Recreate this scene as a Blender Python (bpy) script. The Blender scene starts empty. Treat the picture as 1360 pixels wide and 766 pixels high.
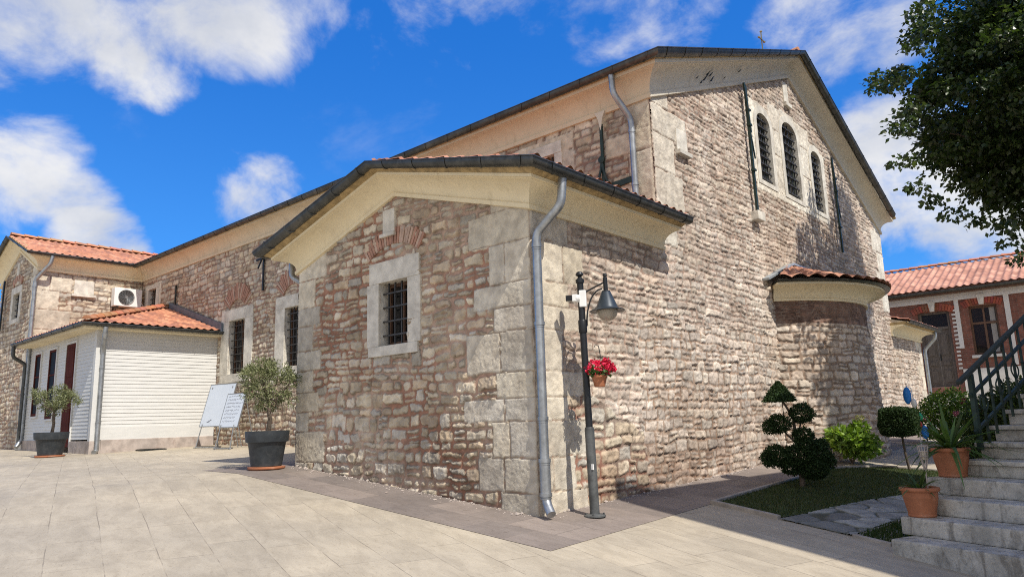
import bpy, bmesh, math, random
import numpy as np
from mathutils import Vector, Matrix

random.seed(7)
rng = np.random.default_rng(7)
scene = bpy.context.scene
C = scene.collection

# ------------------------------------------------------------------ camera
CAM = Vector((5.174, -6.175, 1.04))
yaw, pit, rol = 0.725389, 0.18219, -0.031131
f_ = Vector((-math.sin(yaw)*math.cos(pit), math.cos(yaw)*math.cos(pit), math.sin(pit)))
r_ = Vector((math.cos(yaw), math.sin(yaw), 0))
u_ = r_.cross(f_)
r2 = r_*math.cos(rol) + u_*math.sin(rol)
u2 = r2.cross(f_)
cd = bpy.data.cameras.new('camera')
cam = bpy.data.objects.new('camera', cd)
C.objects.link(cam)
cam.matrix_world = Matrix(((r2.x, u2.x, -f_.x, CAM.x), (r2.y, u2.y, -f_.y, CAM.y), (r2.z, u2.z, -f_.z, CAM.z), (0, 0, 0, 1)))
cd.sensor_width = 36
cd.lens = 948.46/1360*36
cd.clip_end = 3000
cd.clip_start = 0.05
scene.camera = cam

# ------------------------------------------------------------------ sun, sky, exposure
SUND = Vector((1, -0.20, 1.33))            # towards the sun
sd = bpy.data.lights.new('sun', 'SUN')
sd.energy = 5.0
sd.angle = math.radians(0.5)
sd.color = (1.0, 0.945, 0.85)
sun = bpy.data.objects.new('sun', sd)
C.objects.link(sun)
sun.rotation_euler = (-SUND).to_track_quat('-Z', 'Y').to_euler()
scene.view_settings.view_transform = 'Standard'
scene.view_settings.look = 'None'
scene.view_settings.exposure = 0.06
scene.view_settings.gamma = 1.0
scene.render.engine = 'CYCLES'
scene.cycles.use_denoising = False
scene.cycles.use_adaptive_sampling = False
scene.cycles.sample_clamp_indirect = 8
scene.cycles.diffuse_bounces = 5
scene.cycles.filter_width = 1.05
scene.cycles.max_bounces = 6
scene.cycles.transparent_max_bounces = 6

class NT:
    """small helper to write node trees"""
    def __init__(self, tree):
        self.t = tree
    def n(self, typ, **kw):
        nd = self.t.nodes.new(typ)
        for k, v in kw.items():
            setattr(nd, k, v)
        return nd
    def link(self, a, b):
        self.t.links.new(a, b)
    def put(self, sock, v):
        if isinstance(v, bpy.types.NodeSocket):
            self.link(v, sock)
        elif v is not None:
            sock.default_value = v
    def math(self, op, a, b=0.0, clamp=False):
        m = self.n('ShaderNodeMath', operation=op, use_clamp=clamp)
        self.put(m.inputs[0], a); self.put(m.inputs[1], b)
        return m.outputs[0]
    def smooth(self, x, a, b):
        m = self.n('ShaderNodeMapRange', interpolation_type='SMOOTHSTEP')
        self.put(m.inputs[0], x)
        m.inputs[1].default_value = a; m.inputs[2].default_value = b
        return m.outputs[0]
    def noise(self, vec, scale, detail=4, rough=.55, dist=0.0):
        m = self.n('ShaderNodeTexNoise')
        if vec is not None: self.link(vec, m.inputs['Vector'])
        m.inputs['Scale'].default_value = scale
        m.inputs['Detail'].default_value = detail
        m.inputs['Roughness'].default_value = rough
        m.inputs['Distortion'].default_value = dist
        return m.outputs['Fac']
    def mix(self, f, a, b, mode='MIX'):
        m = self.n('ShaderNodeMix', data_type='RGBA', blend_type=mode)
        self.put(m.inputs[0], f)
        for s, v in ((m.inputs[6], a), (m.inputs[7], b)):
            if isinstance(v, (tuple, list)): v = tuple(v) + (1,)*(4-len(v))
            self.put(s, v)
        return m.outputs[2]

world = bpy.data.worlds.new('World')
scene.world = world
world.use_nodes = True
world.cycles.sampling_method = 'MANUAL'
world.cycles.sample_map_resolution = 1024
wt = world.node_tree
wt.nodes.clear()
W = NT(wt)
out = W.n('ShaderNodeOutputWorld')
sky = W.n('ShaderNodeTexSky', sky_type='NISHITA')
sky.sun_disc = False
sky.sun_elevation = math.radians(52.9)
sky.sun_rotation = math.radians(98.5)
sky.altitude = 100
sky.air_density = 1.0
sky.dust_density = 0.3
sky.ozone_density = 3.0
tc = W.n('ShaderNodeTexCoord')
D = tc.outputs['Generated']
sep = W.n('ShaderNodeSeparateXYZ')
W.link(D, sep.inputs[0])
SKYS = 0.125
skyt = W.mix(1.0, sky.outputs[0], (0.26, 0.88, 1.55), 'MULTIPLY')
deep = W.mix(W.smooth(sep.outputs[2], .08, .55), tuple(c/SKYS for c in (.075, .30, .80)), tuple(c/SKYS for c in (.011, .170, .70)))
skyc = W.mix(.55, skyt, deep)
bg1 = W.n('ShaderNodeBackground')
W.link(skyc, bg1.inputs[0])
bg1.inputs[1].default_value = SKYS
den = W.math('ADD', W.math('MAXIMUM', sep.outputs[2], 0.0), 0.55)
comb = W.n('ShaderNodeCombineXYZ')
W.link(W.math('DIVIDE', sep.outputs[0], den), comb.inputs[0])
W.link(W.math('DIVIDE', sep.outputs[1], den), comb.inputs[1])
PV = comb.outputs[0]
# cloud banks of this particular afternoon: (direction of centre, angular size)
def pdir(x, y):
    return (r2*((x-680)/948.46) + u2*(-(y-383)/948.46) + f_).normalized()
BANKS = [(60, -5, 115, .85), (185, 25, 105, .95), (300, 5, 115, .9), (400, 10, 70, .8), (225, 105, 50, .9), (190, 70, 60, .9),
         (30, 225, 85, 1), (100, 265, 55, .95), (345, 262, 62, .95), (120, 320, 55, 1.3), (155, 326, 45, 1.2),
         (560, 15, 60, .75), (600, 65, 45, .6), (490, 55, 50, .6), (690, -10, 110, .72), (820, -5, 125, .75), (920, 10, 60, .62), (880, 62, 30, .6),
         (1090, 25, 95, .95), (1160, 40, 70, .85), (1200, 215, 95, 1.1), (1150, 185, 60, 1), (1280, 270, 105, 1.15), (1210, 290, 60, 1.0), (1340, 300, 90, 1.1),
         (1330, 120, 120, .7), (1500, 200, 200, .8), (-200, 100, 200, .8), (310, 210, 20, .6)]
msk = None
for (x, y, rad, wgt) in BANKS:
    d = pdir(x, y)
    dt = W.n('ShaderNodeVectorMath', operation='DOT_PRODUCT')
    W.link(D, dt.inputs[0]); dt.inputs[1].default_value = d
    a = rad/948.46*(1/(1+((x-680)/948.46)**2+((y-383)/948.46)**2))**.5
    cc = W.smooth(dt.outputs['Value'], math.cos(a*1.45), math.cos(a*.25))
    cc = W.math('MULTIPLY', cc, wgt)
    msk = cc if msk is None else W.math('MAXIMUM', msk, cc)
# unseen cloud banks behind and above the camera, added as neutral fill light
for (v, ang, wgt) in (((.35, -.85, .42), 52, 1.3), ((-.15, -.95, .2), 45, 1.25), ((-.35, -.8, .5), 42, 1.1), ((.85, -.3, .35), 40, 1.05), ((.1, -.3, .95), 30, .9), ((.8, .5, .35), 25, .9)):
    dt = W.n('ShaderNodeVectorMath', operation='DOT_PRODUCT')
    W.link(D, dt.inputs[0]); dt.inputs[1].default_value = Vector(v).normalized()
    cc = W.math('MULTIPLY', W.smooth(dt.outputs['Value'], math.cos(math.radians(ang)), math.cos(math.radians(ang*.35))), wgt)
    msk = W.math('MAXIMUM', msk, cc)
n1 = W.noise(PV, 5.5, 10, .60, .25)
n2 = W.noise(PV, 2.2, 4, .5)
nn = W.math('ADD', W.math('MULTIPLY', n1, .75), W.math('MULTIPLY', n2, .25))
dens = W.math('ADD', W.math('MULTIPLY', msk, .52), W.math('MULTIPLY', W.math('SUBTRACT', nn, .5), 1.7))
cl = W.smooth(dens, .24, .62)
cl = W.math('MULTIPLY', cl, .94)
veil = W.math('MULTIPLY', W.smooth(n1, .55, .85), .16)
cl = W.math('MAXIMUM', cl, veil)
n3 = W.noise(PV, 3.4, 6, .6)
ccol = W.mix(W.smooth(n3, .35, .62), (.63, .655, .71), (.87, .865, .86))
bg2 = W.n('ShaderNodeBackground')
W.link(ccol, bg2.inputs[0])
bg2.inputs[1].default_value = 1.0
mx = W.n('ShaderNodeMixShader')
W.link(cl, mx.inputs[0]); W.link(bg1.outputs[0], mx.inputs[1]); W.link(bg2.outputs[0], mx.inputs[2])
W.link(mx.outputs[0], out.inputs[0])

# ------------------------------------------------------------------ materials
def new_mat(name):
    m = bpy.data.materials.new(name)
    m.use_nodes = True
    m.node_tree.nodes.clear()
    N = NT(m.node_tree)
    o = N.n('ShaderNodeOutputMaterial')
    b = N.n('ShaderNodeBsdfPrincipled')
    N.link(b.outputs[0], o.inputs[0])
    return m, N, b, o

def objvec(N, scale=(1, 1, 1), rotz=0):
    t = N.n('ShaderNodeTexCoord')
    mp = N.n('ShaderNodeMapping')
    N.link(t.outputs['Object'], mp.inputs[0])
    mp.inputs['Scale'].default_value = scale
    mp.inputs['Rotation'].default_value = (0, 0, rotz)
    return mp.outputs[0]

def bump(N, b, h, strength=.4, dist=.01):
    k = N.n('ShaderNodeBump')
    N.link(h, k.inputs['Height'])
    k.inputs['Strength'].default_value = strength
    k.inputs['Distance'].default_value = dist
    N.link(k.outputs[0], b.inputs['Normal'])

def pbr(name, col, rough=.6, metal=0.0, var=.18, vscale=6, bscale=60, bstr=.15, bdist=.004, dirt=None, spec=.4, attr=False, stretch=(1, 1, 1), drip=0):
    m, N, b, o = new_mat(name)
    v = objvec(N, stretch)
    n = N.noise(v, vscale, 6, .6)
    nf = N.noise(v, bscale, 4, .6)
    if attr:
        a = N.n('ShaderNodeAttribute', attribute_name='Col')
        base = a.outputs['Color']
    else:
        base = tuple(col)
    lo = N.mix(1.0, base, (1-var,)*3, 'MULTIPLY')
    hi = N.mix(1.0, base, (1+var,)*3, 'MULTIPLY')
    c = N.mix(N.smooth(n, .3, .7), lo, hi)
    c = N.mix(N.math('MULTIPLY', N.smooth(nf, .35, .75), var*.9), c, N.mix(1.0, base, (.55,)*3, 'MULTIPLY'))
    if dirt:
        dn = N.noise(v, dirt[1], 8, .65, .4)
        c = N.mix(N.math('MULTIPLY', N.smooth(dn, .52, .68), dirt[2]), c, dirt[0])
    if drip:
        dv = N.noise(objvec(N, (6, 6, .7)), 1.0, 7, .7, .2)
        c = N.mix(N.math('MULTIPLY', N.smooth(dv, .54, .70), drip), c, N.mix(1.0, c, (.52, .45, .37), 'MULTIPLY'))
        ck = N.n('ShaderNodeTexVoronoi', feature='DISTANCE_TO_EDGE')
        wv_ = N.n('ShaderNodeVectorMath', operation='ADD'); nz = N.n('ShaderNodeTexNoise'); nz.inputs['Scale'].default_value = 4; N.link(v, nz.inputs['Vector'])
        N.link(v, wv_.inputs[0]); N.link(nz.outputs['Color'], wv_.inputs[1]); N.link(wv_.outputs[0], ck.inputs['Vector']); ck.inputs['Scale'].default_value = .9
        cm = N.math('MULTIPLY', N.math('SUBTRACT', 1.0, N.smooth(ck.outputs['Distance'], .0, .006)), N.smooth(N.noise(v, .8, 3), .50, .62))
        c = N.mix(N.math('MULTIPLY', cm, .55), c, N.mix(1.0, c, (.4, .33, .27), 'MULTIPLY'))
    N.link(c, b.inputs['Base Color'])
    b.inputs['Roughness'].default_value = rough
    b.inputs['Metallic'].default_value = metal
    b.inputs['Specular IOR Level'].default_value = spec
    if bstr:
        hh = N.math('ADD', N.math('MULTIPLY', n, .5), nf)
        bump(N, b, hh, bstr, bdist)
    return m

def stone_mat(name, pit=.7, scale=28):
    m, N, b, o = new_mat(name)
    v = objvec(N)
    a = N.n('ShaderNodeAttribute', attribute_name='Col')
    n1 = N.noise(v, scale*.25, 8, .65)
    n2 = N.noise(v, scale, 8, .7, .2)
    n3 = N.noise(v, scale*4, 4, .7)
    c = N.mix(1.0, a.outputs['Color'], N.mix(N.smooth(n1, .3, .72), (.74, .72, .70), (1.18, 1.16, 1.12)), 'MULTIPLY')
    c = N.mix(N.math('MULTIPLY', N.smooth(n2, .54, .72), .5), c, N.mix(1.0, c, (.55, .50, .45), 'MULTIPLY'))
    c = N.mix(N.math('MULTIPLY', N.smooth(n3, .5, .75), .35), c, N.mix(1.0, c, (1.35, 1.33, 1.3), 'MULTIPLY'))
    big = N.noise(v, .7, 5, .6)
    c = N.mix(1.0, c, N.mix(N.smooth(big, .33, .68), (.84, .80, .76), (1.08, 1.08, 1.08)), 'MULTIPLY')
    N.link(c, b.inputs['Base Color'])
    b.inputs['Roughness'].default_value = .92
    b.inputs['Specular IOR Level'].default_value = .2
    hh = N.math('ADD', N.math('MULTIPLY', n2, 1.0), N.math('MULTIPLY', n3, .45))
    bump(N, b, hh, pit, .014)
    return m

M = {}
M['stone'] = stone_mat('rubble_stone')
M['ashlar'] = pbr('limestone', (.63, .59, .51), .9, var=.2, vscale=5, bscale=55, bstr=.5, bdist=.008, dirt=((.30, .26, .22), 3.5, .35))
M['brickarch'] = pbr('arch_brick', (.40, .20, .14), .9, var=.2, vscale=9, bscale=50, bstr=.5, bdist=.006, attr=True)
M['cornice'] = pbr('cream_plaster', (.80, .695, .475), .8, var=.035, vscale=2.5, bscale=30, bstr=.04, bdist=.005, dirt=((.46, .37, .25), 2.2, .14), drip=.28)
M['cornice_grey'] = pbr('weathered_cream_plaster', (.64, .585, .475), .8, var=.04, vscale=2.5, bscale=30, bstr=.04, bdist=.005, dirt=((.36, .30, .23), 2.6, .2), drip=.35)
M['cornice_tan'] = pbr('tan_plaster', (.67, .565, .405), .8, var=.04, vscale=2.0, bscale=30, bstr=.04, bdist=.005, dirt=((.42, .32, .21), 2.6, .18), drip=.3)
M['soffit'] = pbr('weathered_soffit_board', (.40, .29, .14), .9, var=.35, vscale=8, bscale=60, bstr=.6, bdist=.01, dirt=((.20, .13, .07), 6, .5))
M['zinc'] = pbr('dark_zinc', (.085, .088, .085), .42, .75, var=.25, vscale=7, bscale=70, bstr=.05, dirt=((.17, .16, .14), 5, .5))
M['galv'] = pbr('galvanised_pipe', (.37, .385, .395), .42, .8, var=.2, vscale=9, bscale=60, bstr=.05, dirt=((.2, .22, .24), 6, .4))
M['iron'] = pbr('dark_painted_iron', (.022, .026, .026), .5, .3, var=.3, vscale=12, bscale=60, bstr=.1, dirt=((.09, .055, .035), 9, .35))
M['irongreen'] = pbr('green_painted_iron', (.022, .042, .034), .5, .2, var=.3, vscale=12, bscale=60, bstr=.1, dirt=((.07, .05, .035), 9, .3))
M['bars'] = pbr('window_bars', (.065, .062, .058), .6, .3, var=.3, vscale=14, bscale=70, bstr=.1)
M['rail'] = pbr('slate_painted_rail', (.045, .055, .050), .75, 0.0, spec=.15, var=.15, vscale=9, bscale=60, bstr=.06)
M['tile'] = pbr('clay_tile', (.5, .2, .1), .8, var=.18, vscale=5, bscale=45, bstr=.25, bdist=.004, dirt=((.22, .12, .08), 6, .35), attr=True)
M['white'] = pbr('white_painted_timber', (.60, .595, .57), .55, var=.05, vscale=3, bscale=50, bstr=.05, dirt=((.6, .56, .5), 3, .15), stretch=(1, 1, 6))
M['whitepl'] = pbr('white_plastic', (.78, .78, .76), .4, var=.04, vscale=6, bscale=60, bstr=.03)
M['board'] = pbr('whiteboard', (.50, .55, .62), .28, var=.02, vscale=5, bscale=60, bstr=0)
M['ink'] = pbr('marker_ink', (.14, .14, .17), .6, var=.1, bstr=0)
M['plinth'] = pbr('plinth_stone', (.40, .34, .30), .85, var=.22, vscale=5, bscale=40, bstr=.3, dirt=((.24, .17, .14), 4, .5))
M['darkwood'] = pbr('dark_red_wood', (.085, .022, .016), .8, spec=.08, var=.3, vscale=6, bscale=40, bstr=.1, stretch=(4, 4, .6))
M['framewood'] = pbr('brown_window_wood', (.14, .075, .045), .6, var=.3, vscale=8, bscale=40, bstr=.1, stretch=(4, 4, .6))
M['doorwood'] = pbr('weathered_grey_door', (.135, .11, .09), .75, var=.3, vscale=7, bscale=40, bstr=.2, stretch=(5, 5, .5))
M['plaster'] = pbr('house_plaster', (.66, .63, .58), .85, var=.08, vscale=2, bscale=40, bstr=.1)
M['pot'] = pbr('dark_plastic_planter', (.030, .036, .042), .5, var=.2, vscale=10, bscale=80, bstr=.15, dirt=((.09, .09, .09), 8, .35))
M['terra'] = pbr('terracotta', (.36, .135, .065), .75, var=.15, vscale=6, bscale=60, bstr=.1, dirt=((.55, .38, .28), 5, .25))
M['soil'] = pbr('potting_soil', (.05, .035, .025), .95, var=.4, vscale=30, bscale=90, bstr=.8, bdist=.02)
M['bark'] = pbr('bark', (.11, .085, .065), .95, var=.35, vscale=18, bscale=50, bstr=.8, bdist=.02, stretch=(1, 1, .35))
M['lampblack'] = pbr('black_lamp_paint', (.018, .020, .023), .4, .2, var=.2, vscale=12, bscale=60, bstr=.05)
M['lampblue'] = pbr('blue_grey_lamp_paint', (.036, .047, .058), .38, .2, var=.15, vscale=10, bscale=60, bstr=.05)
M['lampgrey'] = pbr('worn_grey_lamp_paint', (.10, .105, .105), .5, .2, var=.35, vscale=7, bscale=60, bstr=.1, dirt=((.04, .035, .03), 6, .6))
M['blackpl'] = pbr('black_plastic', (.012, .012, .013), .3, var=.1, bstr=0)
M['red'] = pbr('red_petals', (.62, .012, .055), .6, var=.2, bstr=0, attr=True)
M['flash'] = pbr('grey_blue_flashing', (.13, .16, .20), .5, .4, var=.2, vscale=6, bscale=50, bstr=.05)
M['lead'] = pbr('pale_lead_flashing', (.42, .46, .48), .5, .5, var=.15, vscale=6, bscale=50, bstr=.05)
m, N, b, o = new_mat('weathered_step_stone')
v = objvec(N)
dr = N.noise(objvec(N, (1, 1, .22)), 9, 6, .65, .3)
bl = N.noise(v, 3.2, 8, .68, .3)
fi = N.noise(v, 32, 8, .75)
c = N.mix(N.smooth(bl, .32, .66), (.30, .285, .25), (.52, .49, .43))
c = N.mix(N.math('MULTIPLY', N.smooth(dr, .50, .68), .72), c, (.12, .105, .085))
c = N.mix(N.math('MULTIPLY', N.smooth(fi, .52, .66), .6), c, (.17, .155, .13))
c = N.mix(N.math('MULTIPLY', N.smooth(fi, .46, .34), .4), c, (.60, .57, .51))
N.link(c, b.inputs['Base Color']); b.inputs['Roughness'].default_value = .9
bump(N, b, N.math('ADD', N.math('MULTIPLY', bl, .6), fi), .7, .012)
M['stepstone'] = m
M['kerb'] = pbr('kerb_stone', (.34, .30, .26), .9, var=.2, vscale=5, bscale=40, bstr=.4)
M['flag'] = pbr('crazy_paving', (.3, .3, .28), .9, var=.25, vscale=5, bscale=30, bstr=.4, attr=True)
M['lawn'] = pbr('lawn_soil', (.05, .07, .02), .95, var=.4, vscale=4, bscale=50, bstr=.6, bdist=.02)
M['blue'] = pbr('blue_plastic', (.02, .20, .62), .4, var=.05, bstr=0)
M['greenp'] = pbr('green_plastic', (.03, .40, .20), .4, var=.05, bstr=0)
M['redp'] = pbr('red_plastic', (.55, .04, .04), .4, var=.05, bstr=0)
M['brass'] = pbr('tarnished_brass', (.30, .27, .16), .5, .8, var=.3, bstr=0)
M['vent'] = pbr('dark_grille', (.03, .03, .03), .5, var=.1, bstr=0)
M['bacs'] = pbr('painted_wall', (.62, .58, .50), .85, var=.06, vscale=1.5, bscale=40, bstr=.1)
M['curtain'] = pbr('grey_curtain', (.35, .33, .30), .9, var=.1, vscale=3, bstr=0)

def glass_mat(name, col, rough=.08):
    m, N, b, o = new_mat(name)
    b.inputs['Base Color'].default_value = col + (1,)
    b.inputs['Roughness'].default_value = rough
    b.inputs['Specular IOR Level'].default_value = .5
    return m
M['pane'] = glass_mat('dark_window_pane', (.012, .012, .013))
m, N, b, o = new_mat('dusty_dark_pane')
b.inputs['Base Color'].default_value = (.015, .014, .014, 1); b.inputs['Roughness'].default_value = .55; b.inputs['Specular IOR Level'].default_value = .06
M['dustpane'] = m
m, N, b, o = new_mat('lamp_globe')
b.inputs['Base Color'].default_value = (.62, .56, .46, 1)
b.inputs['Roughness'].default_value = .25
b.inputs['Transmission Weight'].default_value = .45
M['globe'] = m

def leaf_mat(name, trans=.35, rough=.5, spec=.35):
    m, N, b, o = new_mat(name)
    a = N.n('ShaderNodeAttribute', attribute_name='Col')
    N.link(a.outputs['Color'], b.inputs['Base Color'])
    b.inputs['Roughness'].default_value = rough
    b.inputs['Specular IOR Level'].default_value = spec
    t = N.n('ShaderNodeBsdfTranslucent')
    N.link(N.mix(1.0, a.outputs['Color'], (1.5, 1.6, .6), 'MULTIPLY'), t.inputs[0])
    x = N.n('ShaderNodeMixShader')
    x.inputs[0].default_value = trans
    N.link(b.outputs[0], x.inputs[1]); N.link(t.outputs[0], x.inputs[2])
    N.link(x.outputs[0], o.inputs[0])
    return m
M['leaf'] = leaf_mat('leaf')
M['leafdark'] = leaf_mat('glossy_leaf', .32, .38, .5)
M['leafdull'] = leaf_mat('dull_leaf', .12, .65, .2)

# paving of the plaza
def paving(name, rot, bw, bh, c1, c2, mortar, msize, streak, bstr=.25):
    m, N, b, o = new_mat(name)
    t = N.n('ShaderNodeTexCoord')
    mp = N.n('ShaderNodeMapping')
    N.link(t.outputs['Object'], mp.inputs[0])
    mp.inputs['Rotation'].default_value = (0, 0, rot)
    v = mp.outputs[0]
    wob = N.n('ShaderNodeTexNoise'); N.link(v, wob.inputs['Vector']); wob.inputs['Scale'].default_value = 1.3
    vm = N.n('ShaderNodeVectorMath', operation='SCALE'); N.link(wob.outputs['Color'], vm.inputs[0]); vm.inputs['Scale'].default_value = .03
    va = N.n('ShaderNodeVectorMath', operation='ADD'); N.link(v, va.inputs[0]); N.link(vm.outputs[0], va.inputs[1])
    bt = N.n('ShaderNodeTexBrick')
    N.link(va.outputs[0], bt.inputs['Vector'])
    bt.offset = .37; bt.offset_frequency = 2; bt.squash = 1.35; bt.squash_frequency = 3
    bt.inputs['Scale'].default_value = 1
    bt.inputs['Mortar Size'].default_value = msize
    bt.inputs['Mortar Smooth'].default_value = .3
    bt.inputs['Bias'].default_value = -.1
    bt.inputs['Brick Width'].default_value = bw
    bt.inputs['Row Height'].default_value = bh
    bt.inputs['Color1'].default_value = c1 + (1,)
    bt.inputs['Color2'].default_value = c2 + (1,)
    bt.inputs['Mortar'].default_value = c1 + (1,)
    mp2 = N.n('ShaderNodeMapping')
    N.link(v, mp2.inputs[0]); mp2.inputs['Scale'].default_value = (1, 2.6, 1)
    s1 = N.noise(mp2.outputs[0], 2.2, 8, .68, .5)
    s2 = N.noise(mp2.outputs[0], 9, 6, .7)
    s3 = N.noise(v, 60, 3, .6)
    s4 = N.noise(v, .45, 5, .6)
    c = N.mix(1.0, bt.outputs['Color'], N.mix(N.smooth(s1, .32, .68), (.88, .87, .86), (1.08, 1.08, 1.08)), 'MULTIPLY')
    c = N.mix(1.0, c, N.mix(N.smooth(s4, .34, .66), (.86, .86, .87), (1.08, 1.07, 1.05)), 'MULTIPLY')
    c = N.mix(N.math('MULTIPLY', N.smooth(s2, .55, .70), streak), c, N.mix(1.0, c, (.55, .52, .48), 'MULTIPLY'))
    s5 = N.noise(mp2.outputs[0], 24, 5, .75)
    c = N.mix(N.math('MULTIPLY', N.smooth(s5, .57, .66), .55), c, N.mix(1.0, c, (.62, .58, .54), 'MULTIPLY'))
    c = N.mix(N.math('MULTIPLY', N.smooth(s3, .5, .8), .4), c, N.mix(1.0, c, (.72, .70, .68), 'MULTIPLY'))
    s6 = N.noise(v, 1.3, 9, .7, .6)
    c = N.mix(N.math('MULTIPLY', N.smooth(s6, .56, .72), .32), c, N.mix(1.0, c, (.66, .62, .57), 'MULTIPLY'))
    jn = N.smooth(N.noise(v, 1.9, 4, .6), .40, .58)
    c = N.mix(N.math('MULTIPLY', bt.outputs['Fac'], N.math('ADD', N.math('MULTIPLY', jn, .55), .12)), c, mortar)
    N.link(c, b.inputs['Base Color'])
    b.inputs['Roughness'].default_value = .72
    b.inputs['Specular IOR Level'].default_value = .3
    hh = N.math('SUBTRACT', N.math('ADD', N.math('MULTIPLY', s2, .35), N.math('MULTIPLY', s3, .3)), bt.outputs['Fac'])
    bump(N, b, hh, bstr, .006)
    return m
M['plaza'] = paving('travertine_paving', math.radians(17), .95, .41, (.445, .388, .297), (.395, .346, .268), (.15, .125, .10), .005, .30)
M['strip'] = paving('purple_slate_paving', 0, .62, .5, (.27, .225, .195), (.185, .158, .142), (.11, .092, .08), .007, .6)

# ------------------------------------------------------------------ object helpers
def link(o, parent=None):
    C.objects.link(o)
    if parent is not None:
        o.parent = parent
    return o

def tag(o, label, cat, group=None):
    o['label'] = label; o['category'] = cat
    if group: o['group'] = group
    return o

def thing(name, label, cat, loc=(0, 0, 0), rotz=0, group=None):
    o = bpy.data.objects.new(name, None)
    o.empty_display_size = .2
    link(o)
    o.location = loc; o.rotation_euler = (0, 0, rotz)
    return tag(o, label, cat, group)

def np_mesh(name, V, F, mat, parent=None, col=None, smooth=True):
    V = np.asarray(V, dtype=np.float32); F = np.asarray(F, dtype=np.int32)
    k = F.shape[1]
    me = bpy.data.meshes.new(name)
    me.vertices.add(len(V)); me.vertices.foreach_set('co', V.ravel())
    me.loops.add(F.size); me.loops.foreach_set('vertex_index', F.ravel())
    me.polygons.add(len(F))
    me.polygons.foreach_set('loop_start', np.arange(0, F.size, k, dtype=np.int32))
    me.polygons.foreach_set('loop_total', np.full(len(F), k, dtype=np.int32))
    me.polygons.foreach_set('use_smooth', np.full(len(F), smooth, dtype=bool))
    me.update(calc_edges=True)
    if col is not None:
        a = me.attributes.new('Col', 'FLOAT_COLOR', 'POINT')
        c4 = np.ones((len(V), 4), dtype=np.float32); c4[:, :3] = col
        a.data.foreach_set('color', c4.ravel())
    me.materials.append(mat)
    return link(bpy.data.objects.new(name, me), parent)

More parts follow.
